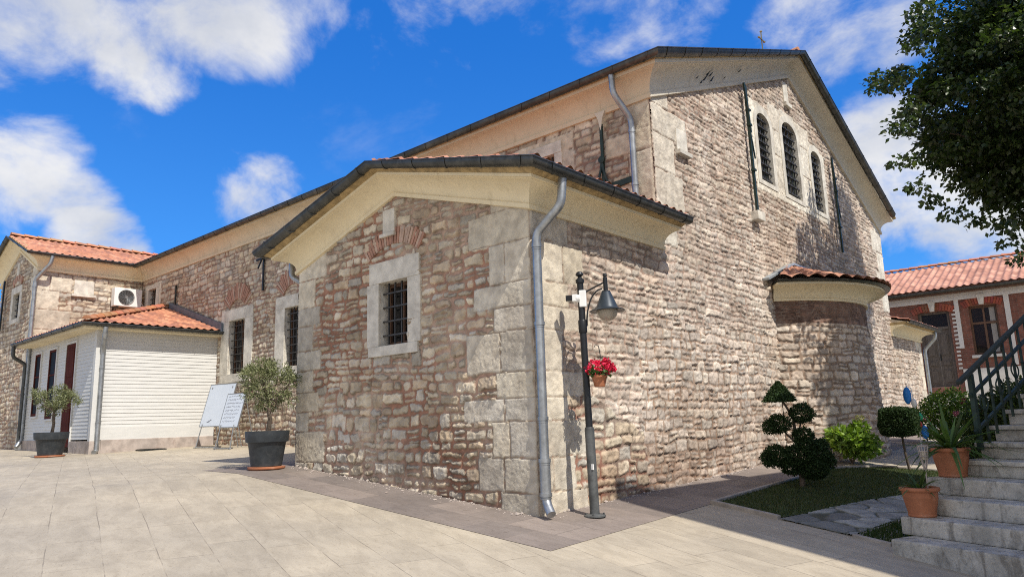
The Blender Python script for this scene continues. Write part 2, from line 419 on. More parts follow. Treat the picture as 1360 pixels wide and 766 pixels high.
class MB:
    """collects shapes into one mesh"""
    def __init__(self):
        self.v = []; self.f = []; self.c = []
        self.col = (.5, .5, .5)
    def add(self, vs, fs):
        b = len(self.v)
        self.v += [tuple(p) for p in vs]
        self.c += [self.col]*len(vs)
        self.f += [tuple(i+b for i in q) for q in fs]
    def box(self, x0, x1, y0, y1, z0, z1, mat=None):
        vs = [Vector((x, y, z)) for z in (z0, z1) for y in (y0, y1) for x in (x0, x1)]
        if mat is not None: vs = [mat @ p for p in vs]
        self.add(vs, [(0, 2, 3, 1), (4, 5, 7, 6), (0, 1, 5, 4), (2, 6, 7, 3), (0, 4, 6, 2), (1, 3, 7, 5)])
    def bar(self, a, b, w, d, up=(0, 0, 1)):
        a, b = Vector(a), Vector(b)
        t = (b-a).normalized(); up = Vector(up)
        if abs(t.dot(up)) > .98: up = Vector((1, 0, 0))
        s = t.cross(up).normalized(); q = s.cross(t)
        vs = [p + s*(i*w/2) + q*(j*d/2) for p in (a, b) for (i, j) in ((-1, -1), (1, -1), (1, 1), (-1, 1))]
        self.add(vs, [(0, 1, 2, 3), (7, 6, 5, 4), (0, 4, 5, 1), (1, 5, 6, 2), (2, 6, 7, 3), (3, 7, 4, 0)])
    def tube(self, pts, r, n=8, cap=True):
        pts = [Vector(p) for p in pts]
        if not isinstance(r, (list, tuple)): r = [r]*len(pts)
        rings = []
        prev = None
        for i, p in enumerate(pts):
            t = (pts[min(i+1, len(pts)-1)] - pts[max(i-1, 0)]).normalized()
            if prev is None:
                a = Vector((0, 0, 1)) if abs(t.z) < .9 else Vector((1, 0, 0))
                s = t.cross(a).normalized()
            else:
                s = (prev - t*prev.dot(t)).normalized()
            prev = s
            q = t.cross(s)
            rings.append([p + (s*math.cos(2*math.pi*k/n) + q*math.sin(2*math.pi*k/n))*r[i] for k in range(n)])
        vs = [p for ring in rings for p in ring]
        fs = [(i*n+k, i*n+(k+1) % n, (i+1)*n+(k+1) % n, (i+1)*n+k) for i in range(len(rings)-1) for k in range(n)]
        if cap:
            fs.append(tuple(range(n))[::-1]); fs.append(tuple((len(rings)-1)*n+k for k in range(n)))
        self.add(vs, fs)
    def lathe(self, prof, c=(0, 0, 0), n=24, axis='z', cap=True):
        c = Vector(c); vs = []
        for (r, h) in prof:
            for k in range(n):
                a = 2*math.pi*k/n
                vs.append(c + (Vector((r*math.cos(a), r*math.sin(a), h)) if axis == 'z' else
                               Vector((r*math.cos(a), h, r*math.sin(a))) if axis == 'y' else Vector((h, r*math.cos(a), r*math.sin(a)))))
        fs = [(i*n+k, i*n+(k+1) % n, (i+1)*n+(k+1) % n, (i+1)*n+k) for i in range(len(prof)-1) for k in range(n)]
        if cap:
            fs.append(tuple(range(n))[::-1]); fs.append(tuple((len(prof)-1)*n+k for k in range(n)))
        self.add(vs, fs)
    def prism(self, poly, ext):
        """poly: list of 3D points, ext: extrusion vector"""
        n = len(poly); ext = Vector(ext)
        vs = [Vector(p) for p in poly] + [Vector(p)+ext for p in poly]
        fs = [tuple(range(n))[::-1], tuple(range(n, 2*n))] + [(i, (i+1) % n, n+(i+1) % n, n+i) for i in range(n)]
        self.add(vs, fs)
    def build(self, name, mat, parent=None, smooth=None, bevel=0, attr=False):
        me = bpy.data.meshes.new(name)
        me.from_pydata(self.v, [], self.f)
        if attr:
            a = me.attributes.new('Col', 'FLOAT_COLOR', 'POINT')
            a.data.foreach_set('color', np.array([c+(1,) for c in self.c], dtype=np.float32).ravel())
        me.materials.append(mat)
        bm = bmesh.new(); bm.from_mesh(me)
        bmesh.ops.recalc_face_normals(bm, faces=bm.faces)
        if bevel:
            es = [e for e in bm.edges if len(e.link_faces) == 2 and e.calc_face_angle(0) > .5]
            bmesh.ops.bevel(bm, geom=es, offset=bevel, segments=2, affect='EDGES', profile=.6)
        if smooth is not None:
            for e in bm.edges:
                e.smooth = not (len(e.link_faces) == 2 and e.calc_face_angle(0) > smooth)
            for f in bm.faces: f.smooth = True
        bm.to_mesh(me); bm.free()
        return link(bpy.data.objects.new(name, me), parent)

def sweep(mb, prof, path, normals, closed_prof=True, caps=True):
    """prof: (out, up) pairs; path: points; normals: one outward horizontal normal per segment"""
    path = [Vector(p) for p in path]; normals = [Vector(n).normalized() for n in normals]
    n = len(prof); vs = []
    for i, p in enumerate(path):
        if i == 0: m = normals[0]
        elif i == len(path)-1: m = normals[-1]
        else:
            a, b = normals[i-1], normals[i]
            m = (a+b)/(1+a.dot(b))
        vs += [p + m*o_ + Vector((0, 0, up)) for (o_, up) in prof]
    fs = []
    for i in range(len(path)-1):
        for k in range(n if closed_prof else n-1):
            fs.append((i*n+k, i*n+(k+1) % n, (i+1)*n+(k+1) % n, (i+1)*n+k))
    if caps and closed_prof:
        fs.append(tuple(range(n))); fs.append(tuple((len(path)-1)*n+k for k in range(n))[::-1])
    mb.add(vs, fs)

# ------------------------------------------------------------------ ground
def zg(x, y):
    yy = min(max(y, -40), 16)
    base = .027*yy
    if x > 6: return -.558 + base
    if x > -4.75: return -.093*x + base
    return .44175 + .0135*min(-4.75-x, 40) + base

zgv = np.vectorize(zg)
XB = [-600, -300, -120, -44.75, -25, -15, -10, -4.75, 0, 6, 10, 20, 60, 200, 600]
YB = [-600, -200, -80, -40, -20, -8, -4, 0, 4, 10, 16, 30, 60, 150, 600]
def ground_sheet(name, xs, ys, lift, mat):
    V = [(x, y, zg(x, y)+lift) for y in ys for x in xs]
    nx = len(xs)
    F = [(j*nx+i, j*nx+i+1, (j+1)*nx+i+1, (j+1)*nx+i) for j in range(len(ys)-1) for i in range(nx-1)]
    o = np_mesh(name, V, F, mat, smooth=False)
    o['kind'] = 'structure'
    return o
ground_sheet('plaza', XB, YB, 0, M['plaza'])
def strip_range(a, b, brk):
    return [a] + [q for q in brk if a < q < b] + [b]
sv = []
def pave(name, x0, x1, y0, y1, mat, lift=.004):
    return ground_sheet(name, strip_range(x0, x1, XB), strip_range(y0, y1, YB), lift, mat)
# one L-shaped apron of slate along the church
V = []; F = []
def addrect(x0, x1, y0, y1, lift):
    xs = strip_range(x0, x1, XB); ys = strip_range(y0, y1, YB); b0 = len(V); nx = len(xs)
    for y in ys:
        for x in xs: V.append((x, y, zg(x, y)+lift))
    for j in range(len(ys)-1):
        for i in range(nx-1): F.append((b0+j*nx+i, b0+j*nx+i+1, b0+(j+1)*nx+i+1, b0+(j+1)*nx+i))
addrect(-5.85, .95, -1.0, .05, .004)
addrect(-.05, .95, .05, 19.5, .004)
addrect(-5.85, -4.8, .05, 3.0, .004)
o = np_mesh('pavement', V, F, M['strip'], smooth=False); o['kind'] = 'structure'

# ------------------------------------------------------------------ stone field
_tab = rng.random((256, 256))
def vn(x, y, s=0):
    x = np.asarray(x)+s*17.3; y = np.asarray(y)+s*31.7
    xi = np.floor(x).astype(int); yi = np.floor(y).astype(int)
    fx = x-xi; fy = y-yi
    fx = fx*fx*(3-2*fx); fy = fy*fy*(3-2*fy)
    a = _tab[xi & 255, yi & 255]; b = _tab[(xi+1) & 255, yi & 255]
    c = _tab[xi & 255, (yi+1) & 255]; d = _tab[(xi+1) & 255, (yi+1) & 255]
    return (a*(1-fx)+b*fx)*(1-fy) + (c*(1-fx)+d*fx)*fy
def fbm(x, y, s=0, o=3):
    r = 0; w = .5; t = 0
    for i in range(o):
        r = r+w*vn(x*2**i, y*2**i, s+i*5); t += w; w *= .55
    return r/t
def sst(x, a, b):
    t = np.clip((x-a)/(b-a), 0, 1)
    return t*t*(3-2*t)
def hsh(a, b, s):
    v = np.sin(a*127.1+b*311.7+s*74.7)*43758.5453
    return v-np.floor(v)

PAL_R = [(.62, .555, .435), (.57, .52, .43), (.51, .445, .345), (.60, .505, .385), (.48, .45, .39), (.54, .455, .355), (.68, .615, .50), (.63, .575, .49), (.55, .525, .47)]
PAL_P = [(.61, .535, .455), (.57, .495, .425), (.59, .50, .425), (.53, .455, .39), (.57, .52, .46), (.65, .58, .495), (.55, .485, .425)]
PAL_A = [(.66, .62, .53), (.62, .585, .505), (.69, .645, .55), (.58, .55, .485), (.66, .61, .505)]
PAL_W = [(.70, .66, .58), (.66, .63, .56), (.72, .69, .61)]

def rubble(U, V, rows=(.10, .20), wid=(.16, .46), mort=.018, mcol=(.36, .20, .15), pal=PAL_R, amp=.03, seed=1, split=.22, rnd=.05, wav=.05, mvar=(.30, .24, .2), jit=.06):
    r = np.random.default_rng(seed)
    Vw = V + wav*(fbm(U*.4, V*.9, seed)-.5)*2 + jit*(vn(U*1.7, V*4.5, seed+3)-.5) + .035*(vn(U*6, V*6, seed+4)-.5)
    Uw = U + .07*(vn(U*2.3, V*3.1, seed+7)-.5) + .03*(vn(U*8, V*8, seed+8)-.5)
    v0, v1 = V.min()-.6, V.max()+.6
    hs = [v0]
    while hs[-1] < v1: hs.append(hs[-1]+r.uniform(*rows))
    hs = np.array(hs)
    kx = np.floor(Uw/.9+3*vn(V*.0+1, np.floor(V/.8)*7.3, seed+30)); Vw = Vw + jit*.9*(hsh(kx, np.floor(V/.8), seed+31)-.5)
    ri = np.clip(np.searchsorted(hs, Vw)-1, 0, len(hs)-2)
    du0 = np.zeros_like(U); du1 = np.zeros_like(U); ci = np.zeros(U.shape, int)
    u0, u1 = U.min()-.6, U.max()+.6
    for k in range(len(hs)-1):
        m = ri == k
        b = [u0-r.uniform(0, .4)]
        hrow = hs[k+1]-hs[k]
        while b[-1] < u1:
            b.append(b[-1]+r.uniform(*wid)*(.6+.45*hrow/np.mean(rows)))
        b = np.array(b)
        if not m.any(): continue
        j = np.clip(np.searchsorted(b, Uw[m])-1, 0, len(b)-2)
        ci[m] = j; du0[m] = Uw[m]-b[j]; du1[m] = b[j+1]-Uw[m]
    lo = hs[ri]; hi = hs[ri+1]
    sp = (hsh(ri, ci, seed) < split) & ((hi-lo) > .12)
    mid = lo+(hi-lo)*(.4+.2*hsh(ri, ci, seed+2))
    top = sp & (Vw > mid)
    lo = np.where(top, mid, lo); hi = np.where(sp & ~top, mid, hi)
    sid = ri*2+top
    # slanted joints
    sl = (hsh(sid, ci, seed+5)-.5)*.5
    du = np.minimum(du0, du1); dv = np.minimum(Vw-lo, hi-Vw)
    R = np.minimum(rnd*(.5+hsh(sid, ci, seed+6)), (hi-lo)*.48)
    ax = np.maximum(R-du, 0); ay = np.maximum(R-dv, 0)
    d = np.where((ax > 0) & (ay > 0), R-np.hypot(ax, ay), np.minimum(du, dv))
    d = d + .022*(vn(U*17, V*17, seed+9)-.5) + .016*(vn(U*41, V*41, seed+10)-.5) - mort*.5*(.6+.9*vn(U*1.6, V*1.6, seed+11))
    s = np.clip(d/.016, 0, 1)
    hh = hsh(sid, ci, seed+12)
    prot = .45+.55*hh
    rough = .8*(fbm(U*11, V*11, seed+13)-.5) + .45*(vn(U*33, V*33, seed+14)-.5)
    tilt = ((Vw-(lo+hi)/2)/(hi-lo))*(hsh(sid, ci, seed+15)-.35)*1.0 + ((du0-du1)/(du0+du1+1e-6))*(hsh(sid, ci, seed+22)-.5)*.8 - .55*np.abs(vn(U*8, V*11, seed+23)-.5)*2 + .35*(np.abs(vn(U*19, V*23, seed+24)-.5)*2-.5)
    h = amp*s*(prot+rough*.9+tilt*.6) + .006*(vn(U*30, V*30, seed+16)-.5)
    p = np.array(pal)
    idx = (hsh(sid, ci, seed+17)*len(p)).astype(int) % len(p)
    c = p[idx]*(.82+.36*hsh(sid, ci, seed+18))[..., None]
    c = c*(1+.22*(fbm(U*9, V*9, seed+19)-.5))[..., None]
    mv = sst(fbm(U*1.1, V*1.1, seed+20), .35, .65)[..., None]
    mc = np.array(mcol)*(1-mv)+np.array(mvar)*mv
    joint_shade = sst(d, -.006, .006)*sst(d, .020, .008)*sst(vn(U*5, V*5, seed+25), .35, .6)  # crevice shade painted into the colour along stone edges, in patches
    mc = mc*(.85+.3*vn(U*15, V*15, seed+21))[..., None]
    k = sst(d, -.002, .007)[..., None]
    out_ = (mc*(1-k)+c*k)*(1-.5*joint_shade)[..., None]
    return h, out_

def blocks(U, V, h, c, boxes, seed, amp=.022, mcol=(.30, .22, .18), pal=PAL_A, mort=.005, rough=1.25):
    """dressed blocks laid over the rubble: boxes (u0,u1,v0,v1)"""
    for i, (a, b, lo, hi) in enumerate(boxes):
        wob = .022*(vn(U*5, V*5, seed+i)-.5) + .014*(vn(U*19, V*19, seed+i+9)-.5)
        du = np.minimum(U-a, b-U)+wob; dv = np.minimum(V-lo, hi-V)+wob
        d = np.minimum(du, dv)
        m = d > 0
        if not m.any(): continue
        s = sst(d, mort*.5, mort*.5+.010)
        col = np.array(pal[int(hsh(np.array(i*1.0), 3.0, seed)*len(pal)) % len(pal)])*(.9+.2*hsh(np.array(i*1.0), 7.0, seed))
        col = col*(1+.20*(fbm(U*6, V*6, seed+40+i)-.5))[..., None]
        pits = (fbm(U*19, V*19, seed+60)-.5)*.5*rough + rough*.35*(vn(U*40, V*40, seed+61)-.5)
        hb = amp*(s*(.75+.3*hsh(np.array(i*1.0), 9.0, seed)) + pits*s*.8)
        h = np.where(m, hb, h)
        k = s[..., None]
        c = np.where(m[..., None], np.array(mcol)*(1-k)+col*k, c)
    return h, c

def quoin_boxes(u, side, v0, v1, hr, wr, seed, flip=0, two=.4):
    r = np.random.default_rng(seed); r2_ = np.random.default_rng(seed+100+flip)
    res = []; v = v0; k = flip
    while v < v1:
        hgt = r.uniform(*hr); w = (wr[1] if k % 2 else wr[0])*r2_.uniform(.85, 1.15)
        parts = [w]
        if w > .6 and r2_.random() < two: s = r2_.uniform(.35, .65); parts = [w*s, w*(1-s)]
        e = 0
        for q in parts:
            a, b = u+side*e, u+side*(e+q)
            res.append((min(a, b), max(a, b), v, v+hgt)); e += q
        v += hgt; k += 1
    return res

def grid_wall(name, fn, u0, u1, v0, v1, step, field, keep, parent, mat=None):
    nu = int((u1-u0)/step)+1; nv = int((v1-v0)/step)+1
    us = np.linspace(u0, u1, nu); vs = np.linspace(v0, v1, nv)
    U, V_ = np.meshgrid(us, vs)
    h, c = field(U, V_)
    P = fn(U, V_, h)
    i, j = np.meshgrid(np.arange(nu-1), np.arange(nv-1))
    cu = us[i]+.5*(us[1]-us[0]); cv = vs[j]+.5*(vs[1]-vs[0])
    k = keep(cu, cv)
    i = i[k]; j = j[k]
    F = np.stack([j*nu+i, j*nu+i+1, (j+1)*nu+i+1, (j+1)*nu+i], 1)
    used = np.unique(F); mp = np.zeros(nu*nv, int); mp[used] = np.arange(len(used))
    return np_mesh(name, P.reshape(-1, 3)[used], mp[F], mat or M['stone'], parent, c.reshape(-1, 3)[used])

def plane_fn(O, ud, nd):
    O, ud, nd = np.array(O, float), np.array(ud, float), np.array(nd, float)
    return lambda U, V_, h: O + U[..., None]*ud + V_[..., None]*np.array((0, 0, 1.)) + h[..., None]*nd

def edge_fade(U, a, b, w=.02):
    return np.clip(np.minimum(U-a, b-U)/w, 0, 1)**.6

def notin(rects):
    def f(u, v):
        k = np.ones(u.shape, bool)
        for (a, b, c, d) in rects: k &= ~((u > a) & (u < b) & (v > c) & (v < d))
        return k
    return f

# ------------------------------------------------------------------ roof tiles
def tile_plane(name, O, ud, sd_, w, L, parent, keep=None, per=.20, row=.30, du=.025, ds=.05, amp=.045, cols=((.46, .20, .115), (.40, .17, .10), (.52, .25, .155), (.33, .145, .095)), seed=0, flat=False):
    O, ud, sd_ = [np.array(q, float) for q in (O, ud, sd_)]
    nd = np.cross(ud, sd_); nd /= np.linalg.norm(nd)
    if nd[2] < 0: nd = -nd
    us = np.arange(0, w+du, du); ss = np.arange(0, L+ds, ds)
    U, S = np.meshgrid(us, ss)
    ti = np.floor(U/per); tj = np.floor(S/row)
    jit = .012*(hsh(ti, tj, seed)-.5)
    ph = (U/per-ti)
    prof = np.sin(ph*2*np.pi)
    prof = np.where(prof > 0, prof, prof*.55) if not flat else np.clip(prof*1.6, -.3, .55)
    h = amp*(.55*prof+.35) + .03*(1-(S/row-tj)) + jit
    P = O + U[..., None]*ud + S[..., None]*sd_ + h[..., None]*nd
    pal = np.array(cols)
    col = pal[(hsh(ti, tj, seed+1)*len(pal)).astype(int) % len(pal)]*(.85+.3*hsh(ti, tj, seed+2))[..., None]
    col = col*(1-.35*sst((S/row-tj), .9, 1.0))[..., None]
    nu, ns = len(us), len(ss)
    i, j = np.meshgrid(np.arange(nu-1), np.arange(ns-1))
    if keep is not None:
        ctr = O + (us[i]+du/2)[..., None]*ud + (ss[j]+ds/2)[..., None]*sd_
        k = keep(ctr); i = i[k]; j = j[k]
    else: i = i.ravel(); j = j.ravel()
    F = np.stack([j*nu+i, j*nu+i+1, (j+1)*nu+i+1, (j+1)*nu+i], 1)
    return np_mesh(name, P.reshape(-1, 3), F, M['tile'], parent, col.reshape(-1, 3))

def ridge_caps(name, a, b, parent, r=.10, step=.36, seed=3):
    a, b = Vector(a), Vector(b); mb = MB(); L = (b-a).length; t = (b-a)/L; k = 0; rr = random.Random(seed)
    s = t.cross(Vector((0, 0, 1))).normalized(); q = s.cross(t)
    d = 0
    while d < L:
        e = min(d+step+.05, L); mb.col = tuple(c*rr.uniform(.85, 1.15) for c in (.50, .21, .115))
        vs = []
        for (dd, rad, lift) in ((d, r*1.08, .02), (e, r*.92, 0)):
            for m_ in range(9):
                an = math.pi*m_/8
                vs.append(a+t*dd+s*(math.cos(an)*rad)+q*(math.sin(an)*rad*.8+lift))
        mb.add(vs, [(m_, m_+1, 9+m_+1, 9+m_) for m_ in range(8)] + [tuple(range(9))])
        d += step
    return mb.build(name, M['tile'], parent, smooth=.6, attr=True)

# ================================================================== CHURCH
church = thing('church', 'long stone church with cream cove cornices, red tiled roofs and barred windows', 'church', (0, 0, 0))
XT = -19.1; YQ = 2.97; YN = 15.2; YE = 18.3; WW = -4.88
WAP = (-2.44, 4.19); WEV = 3.45                       # wing soffit apex, eave soffit
NAP = 8.33; NEV = 5.82; NYC = 9.085

def roofline_wing(u): return WAP[1] - (WAP[1]-WEV)/2.44*np.abs(u-WAP[0])
# --- wing gable wall
qR = quoin_boxes(0, -1, -.05, 3.7, (.26, .50), (.62, 1.0), 11, 0, .55)
qL = quoin_boxes(WW, 1, .2, 3.7, (.26, .46), (.42, .72), 12, 0, .15)
wx0, wx1, wz0, wz1 = -2.78, -2.16, 2.10, 2.985        # window opening
def f_wing(U, V):
    h, c = rubble(U, V, (.09, .185), (.13, .36), .028, (.38, .21, .15), PAL_R, .036, 21, .28, .05, .06, (.49, .365, .29))
    h, c = blocks(U, V, h, c, qR+qL, 31, .015, mcol=(.42, .34, .27))
    low = sst(V, 1.1, .3)*sst(fbm(U*1.3, V*1.3, 55), .3, .6)
    c = c*(1-.12*low[..., None])
    return h*edge_fade(U, WW, 0), c
grid_wall('wall', plane_fn((0, 0, 0), (1, 0, 0), (0, -1, 0)), WW, 0, -.15, 4.3, .0125, f_wing,
          lambda u, v: (v < roofline_wing(u)+.08) & notin([(wx0, wx1, wz0, wz1)])(u, v), church)
# --- east wall: wing side + nave gable + far wing
def roof_p(u): return np.where(u < YQ-.01, WEV+.08, np.where(u > YN, WEV+.08, NAP-(NAP-NEV)/6.115*np.abs(u-NYC)+.08))
qP = quoin_boxes(0, 1, -.05, 3.7, (.26, .50), (.62, 1.0), 11, 1, .5)
qN = quoin_boxes(YQ, 1, 3.55, 5.9, (.42, .62), (.62, .95), 13, 0, .1)
qN2 = quoin_boxes(YN, -1, 3.6, 5.9, (.42, .62), (.55, .9), 14, 0, .1)
qE = quoin_boxes(YE, -1, -.05, 3.6, (.3, .5), (.4, .7), 15, 0, .2)
PW = [(7.07, 7.72, 5.50, 6.95), (8.40, 9.24, 5.50, 7.18), (10.07, 10.70, 5.50, 6.95)]
panel = [(6.78, 7.05, 5.42, 6.3), (6.78, 7.05, 6.3, 7.14), (7.73, 8.40, 5.42, 6.25), (7.73, 8.40, 6.25, 6.80), (7.05, 7.73, 6.95, 7.16), (9.22, 10.04, 5.42, 6.15),
         (9.22, 10.04, 6.15, 6.85), (10.70, 11.0, 5.42, 6.2), (10.70, 11.0, 6.2, 7.0), (10.04, 10.7, 6.9, 7.12), (7.73, 8.40, 6.8, 7.36), (8.40, 9.22, 7.16, 7.42), (9.22, 10.04, 6.85, 7.36), (6.85, 10.95, 5.28, 5.44)]
def f_east(U, V):
    h1, c1 = rubble(U, V, (.055, .125), (.11, .34), .013, (.40, .29, .235), PAL_P, .029, 41, .25, .022, .05, (.46, .36, .30), .05)
    h2, c2 = rubble(U, V, (.10, .17), (.12, .30), .017, (.38, .27, .20), PAL_P, .030, 42, .25, .03, .05, (.44, .34, .27), .05)
    k = sst(V+.5*(fbm(U*.5, V*.5, 43)-.5), 2.7, 2.2)*sst(U, 1.2, 3.2)
    kk = (k > .5)
    h = np.where(kk, h2, h1); c = np.where(kk[..., None], c2, c1)
    h3, c3 = rubble(U, V, (.10, .2), (.16, .42), .024, (.36, .20, .15), PAL_R, .034, 44, .25, .055)
    m3 = (U+.35*(fbm(U*2, V*2, 46)-.5) < 2.2) & (V < 1.7-.35*U+.8*(fbm(U*1.5, V*1.5, 45)-.5))
    h = np.where(m3, h3, h); c = np.where(m3[..., None], c3, c)
    h, c = blocks(U, V, h, c, qP+qE, 33, .015, mcol=(.42, .34, .27))
    h, c = blocks(U, V, h, c, qN+qN2+panel, 34, .022, pal=PAL_W)
    # dark weather streak near the ground
    st = sst(V, 1.1, .2)*sst(fbm(U*1.5, V*.8, 47), .45, .65)
    c = c*(1-.35*st[..., None]*np.array([.8, 1, 1.1]))
    return h*edge_fade(U, 0, YE), c
def keep_east(u, v):
    k = (v < roof_p(u))
    for (a, b, lo, hi) in PW:
        w = (b-a)/2; cy = (a+b)/2
        spring = hi-w*.62
        t = np.clip(1-((u-cy)/w)**2, 0, 1)
        k &= ~((u > a) & (u < b) & (v > lo) & (v < np.where(v > spring, spring+.62*w*np.sqrt(t), hi)))
    # behind the apse nothing has to be seen
    return k
grid_wall('wall', plane_fn((0, 0, 0), (0, 1, 0), (1, 0, 0)), 0, YE, -.4, 8.45, .0155, f_east, keep_east, church)
# --- long wall of the nave between wing and transept
QW = [(-13.06, -12.22, 2.45, 3.87), (-10.28, -9.62, 2.45, 3.87)]
qW = [(-18.55, -17.95, 4.75, 5.5), (-2.28, -1.86, 4.95, 5.45)]
def f_long(U, V):
    h, c = rubble(U, V, (.09, .17), (.14, .38), .020, (.36, .21, .16), PAL_R, .034, 51, .2, .05, .05, (.34, .24, .20))
    r2b = quoin_boxes(0, -1, 3.55, 5.9, (.34, .62), (.42, .78), 52, 0, .3)
    h, c = blocks(U, V, h, c, r2b + [(-2.78, -2.28, 5.0, 5.6), (-1.86, -1.45, 5.0, 5.62), (-2.78, -1.45, 5.45, 5.75), (-18.9, -18.55, 4.6, 5.7), (-17.95, -17.6, 4.6, 5.7)], 53, .022)
    return h*edge_fade(U, XT, 0), c
grid_wall('wall', plane_fn((0, YQ, 0), (1, 0, 0), (0, -1, 0)), XT, 0, .3, 5.95, .025, f_long,
          lambda u, v: notin(QW+qW)(u, v) & ~((u > WW+.1) & (v < 3.3)), church)
# --- transept: side wall and gable front
TAPX = -21.05
def roof_t(u): return 6.75-(6.75-5.85)/1.95*np.abs(u-TAPX)
def f_tside(U, V):
    h, c = rubble(U, V, (.10, .2), (.17, .42), .022, (.36, .22, .16), PAL_R, .034, 61, .2)
    h, c = blocks(U, V, h, c, quoin_boxes(0, 1, .3, 5.9, (.4, .62), (.62, .95), 62, 0, .3), 63, .022)
    return h*edge_fade(U, 0, YQ), c
grid_wall('wall', plane_fn((XT, 0, 0), (0, 1, 0), (1, 0, 0)), 0, YQ, .3, 5.95, .025, f_tside, lambda u, v: u > -9, church)
def f_tfront(U, V):
    h, c = rubble(U, V, (.09, .17), (.14, .38), .022, (.36, .22, .17), PAL_R, .034, 64, .2)
    h, c = blocks(U, V, h, c, quoin_boxes(XT, -1, .3, 5.9, (.3, .55), (.45, .7), 65, 0, .2), 66, .024)
    return h*edge_fade(U, -25, XT), c
tw = (-21.42, -20.74, 4.62, 5.42)
grid_wall('wall', plane_fn((0, 0, 0), (1, 0, 0), (0, -1, 0)), -23.0, XT, .3, 6.9, .03, f_tfront, lambda u, v: (v < roof_t(u)+.08) & notin([tw])(u, v), church)
# --- hidden sides, plain
def f_plain(U, V):
    h, c = rubble(U, V, (.12, .22), (.2, .5), .022, (.36, .24, .18), PAL_P, .03, 71, .15)
    return h, c
grid_wall('wall', plane_fn((WW, 0, 0), (0, -1, 0), (-1, 0, 0)), -YQ, 0, .2, 3.55, .03, f_plain, lambda u, v: u > -9, church)
bk = MB()
bk.box(-32, .0-.05, YN-.1, YN, -.4, 5.9); bk.box(-5, -.05, YE-.1, YE, -.4, 3.5); bk.box(-32, -31.9, YQ, YN, -.4, 5.9)
bk.box(-23.0, -22.9, .0, YQ, .2, 5.9); bk.box(-32, -23, YQ-.1, YQ, .2, 5.9); bk.box(-5, -4.9, YN, YE, -.4, 3.5)
bk.build('back_wall', M['ashlar'], church)

# --- apse
AW, AS, AYC = 1.9, 1.0, 9.0
AR = (AW*AW+AS*AS)/(2*AS); ACX = AS-AR; AA = math.asin(AW/AR)
def apse_fn(U, V, h):
    th = U/AR; bat = np.clip(2.6-V, 0, 3)*.055
    r = AR+h+bat
    return np.stack([ACX+r*np.cos(th), AYC+r*np.sin(th), V], -1)
def f_apse(U, V):
    h, c = rubble(U, V, (.12, .18), (.15, .36), .020, (.34, .25, .19), PAL_P, .036, 81, .15, .035, .02, (.38, .29, .23))
    hb, cb = rubble(U, V, (.055, .062), (.18, .26), .016, (.24, .19, .16), [(.25, .155, .12), (.21, .135, .11), (.28, .18, .14)], .012, 82, 0, .012, .01, (.25, .18, .15))
    m = V > 2.66
    return np.where(m, hb, h), np.where(m[..., None], cb, c)
grid_wall('apse_wall', apse_fn, -AA*AR-.03, AA*AR+.03, -.2, 3.2, .016, f_apse, lambda u, v: u > -9, church)
def arc_pts(z, n=28, ext=0):
    th = [AA*(2*k/n-1) for k in range(n+1)]
    return [(ACX+AR*math.cos(t), AYC+AR*math.sin(t), z) for t in th], [(math.cos((th[k]+th[k+1])/2), math.sin((th[k]+th[k+1])/2), 0) for k in range(n)]
def cove(o0, o1, u0, u1, n=8):
    """concave quarter from (o0,u0) to (o1,u1)"""
    return [(o1-(o1-o0)*math.cos(k/n*math.pi/2), u0+(u1-u0)*math.sin(k/n*math.pi/2)) for k in range(n+1)]
def cove2(o0, o1, u0, u1, n=9):
    """cavetto: steep below, flaring out on top"""
    return [(o0+(o1-o0)*(1-math.cos(k/n*math.pi/2)), u0+(u1-u0)*math.sin(k/n*math.pi/2)) for k in range(n+1)]
ap, an_ = arc_pts(3.09)
mb = MB()
sweep(mb, [(-.1, 0), (.05, 0), (.055, .045), (.03, .05)] + cove2(.04, .36, .06, .26) + [(.40, .262), (.40, .30), (-.1, .30)], ap, an_)
mb.build('cornice', M['cornice'], church, smooth=.5)
# apse roof: fan of barrel tiles
na, nt = 260, 30
th = np.linspace(-AA*1.0, AA*1.0, na); tt = np.linspace(0, 1, nt)
TH, T = np.meshgrid(th, tt)
er = AR+.52
ex = np.maximum(ACX+er*np.cos(TH), 0.02); ey = AYC+er*np.sin(TH)*1.0
ax_ = np.full_like(ex, .03); ay_ = AYC+(ey-AYC)*.45
k = 22
wv = np.abs(np.sin(TH/AA*k/2*math.pi/2*1.6))
step_ = (T*4) % 1
z = 3.42+T*.46+.065*wv*(1-.25*T)+.03*(1-step_)
X = ex*(1-T)+ax_*T; Y = ey*(1-T)+ay_*T
X = ACX+(X-ACX)
ti = np.floor(TH*k*.8/AA); tj = np.floor(T*4)
pal = np.array([(.42, .20, .125), (.34, .155, .10), (.48, .25, .165)])
colr = pal[(hsh(ti, tj, 5)*3).astype(int) % 3]
i, j = np.meshgrid(np.arange(na-1), np.arange(nt-1)); i = i.ravel(); j = j.ravel()
np_mesh('apse_roof', np.stack([X, Y, z], -1).reshape(-1, 3), np.stack([j*na+i, j*na+i+1, (j+1)*na+i+1, (j+1)*na+i], 1), M['tile'], church, colr.reshape(-1, 3))
mb = MB()   # thickness under the tile edge and lead flashing on the left
pts, nr = arc_pts(3.393)
sweep(mb, [(-.1, 0), (.46, 0), (.50, .03), (.46, .05), (-.1, .05)], pts, nr)
mb.build('apse_roof_edge', M['zinc'], church, smooth=.5)
mb = MB()
mb.bar((.07, 6.66, 3.46), (.07, 8.0, 3.93), .14, .04, (0, 0, 1)); mb.bar((.07, 8.0, 3.93), (.07, 10.0, 3.93), .14, .04, (0, 0, 1)); mb.bar((.07, 10.0, 3.93), (.07, 11.3, 3.46), .14, .04, (0, 0, 1))
mb.build('flashing', M['lead'], church)

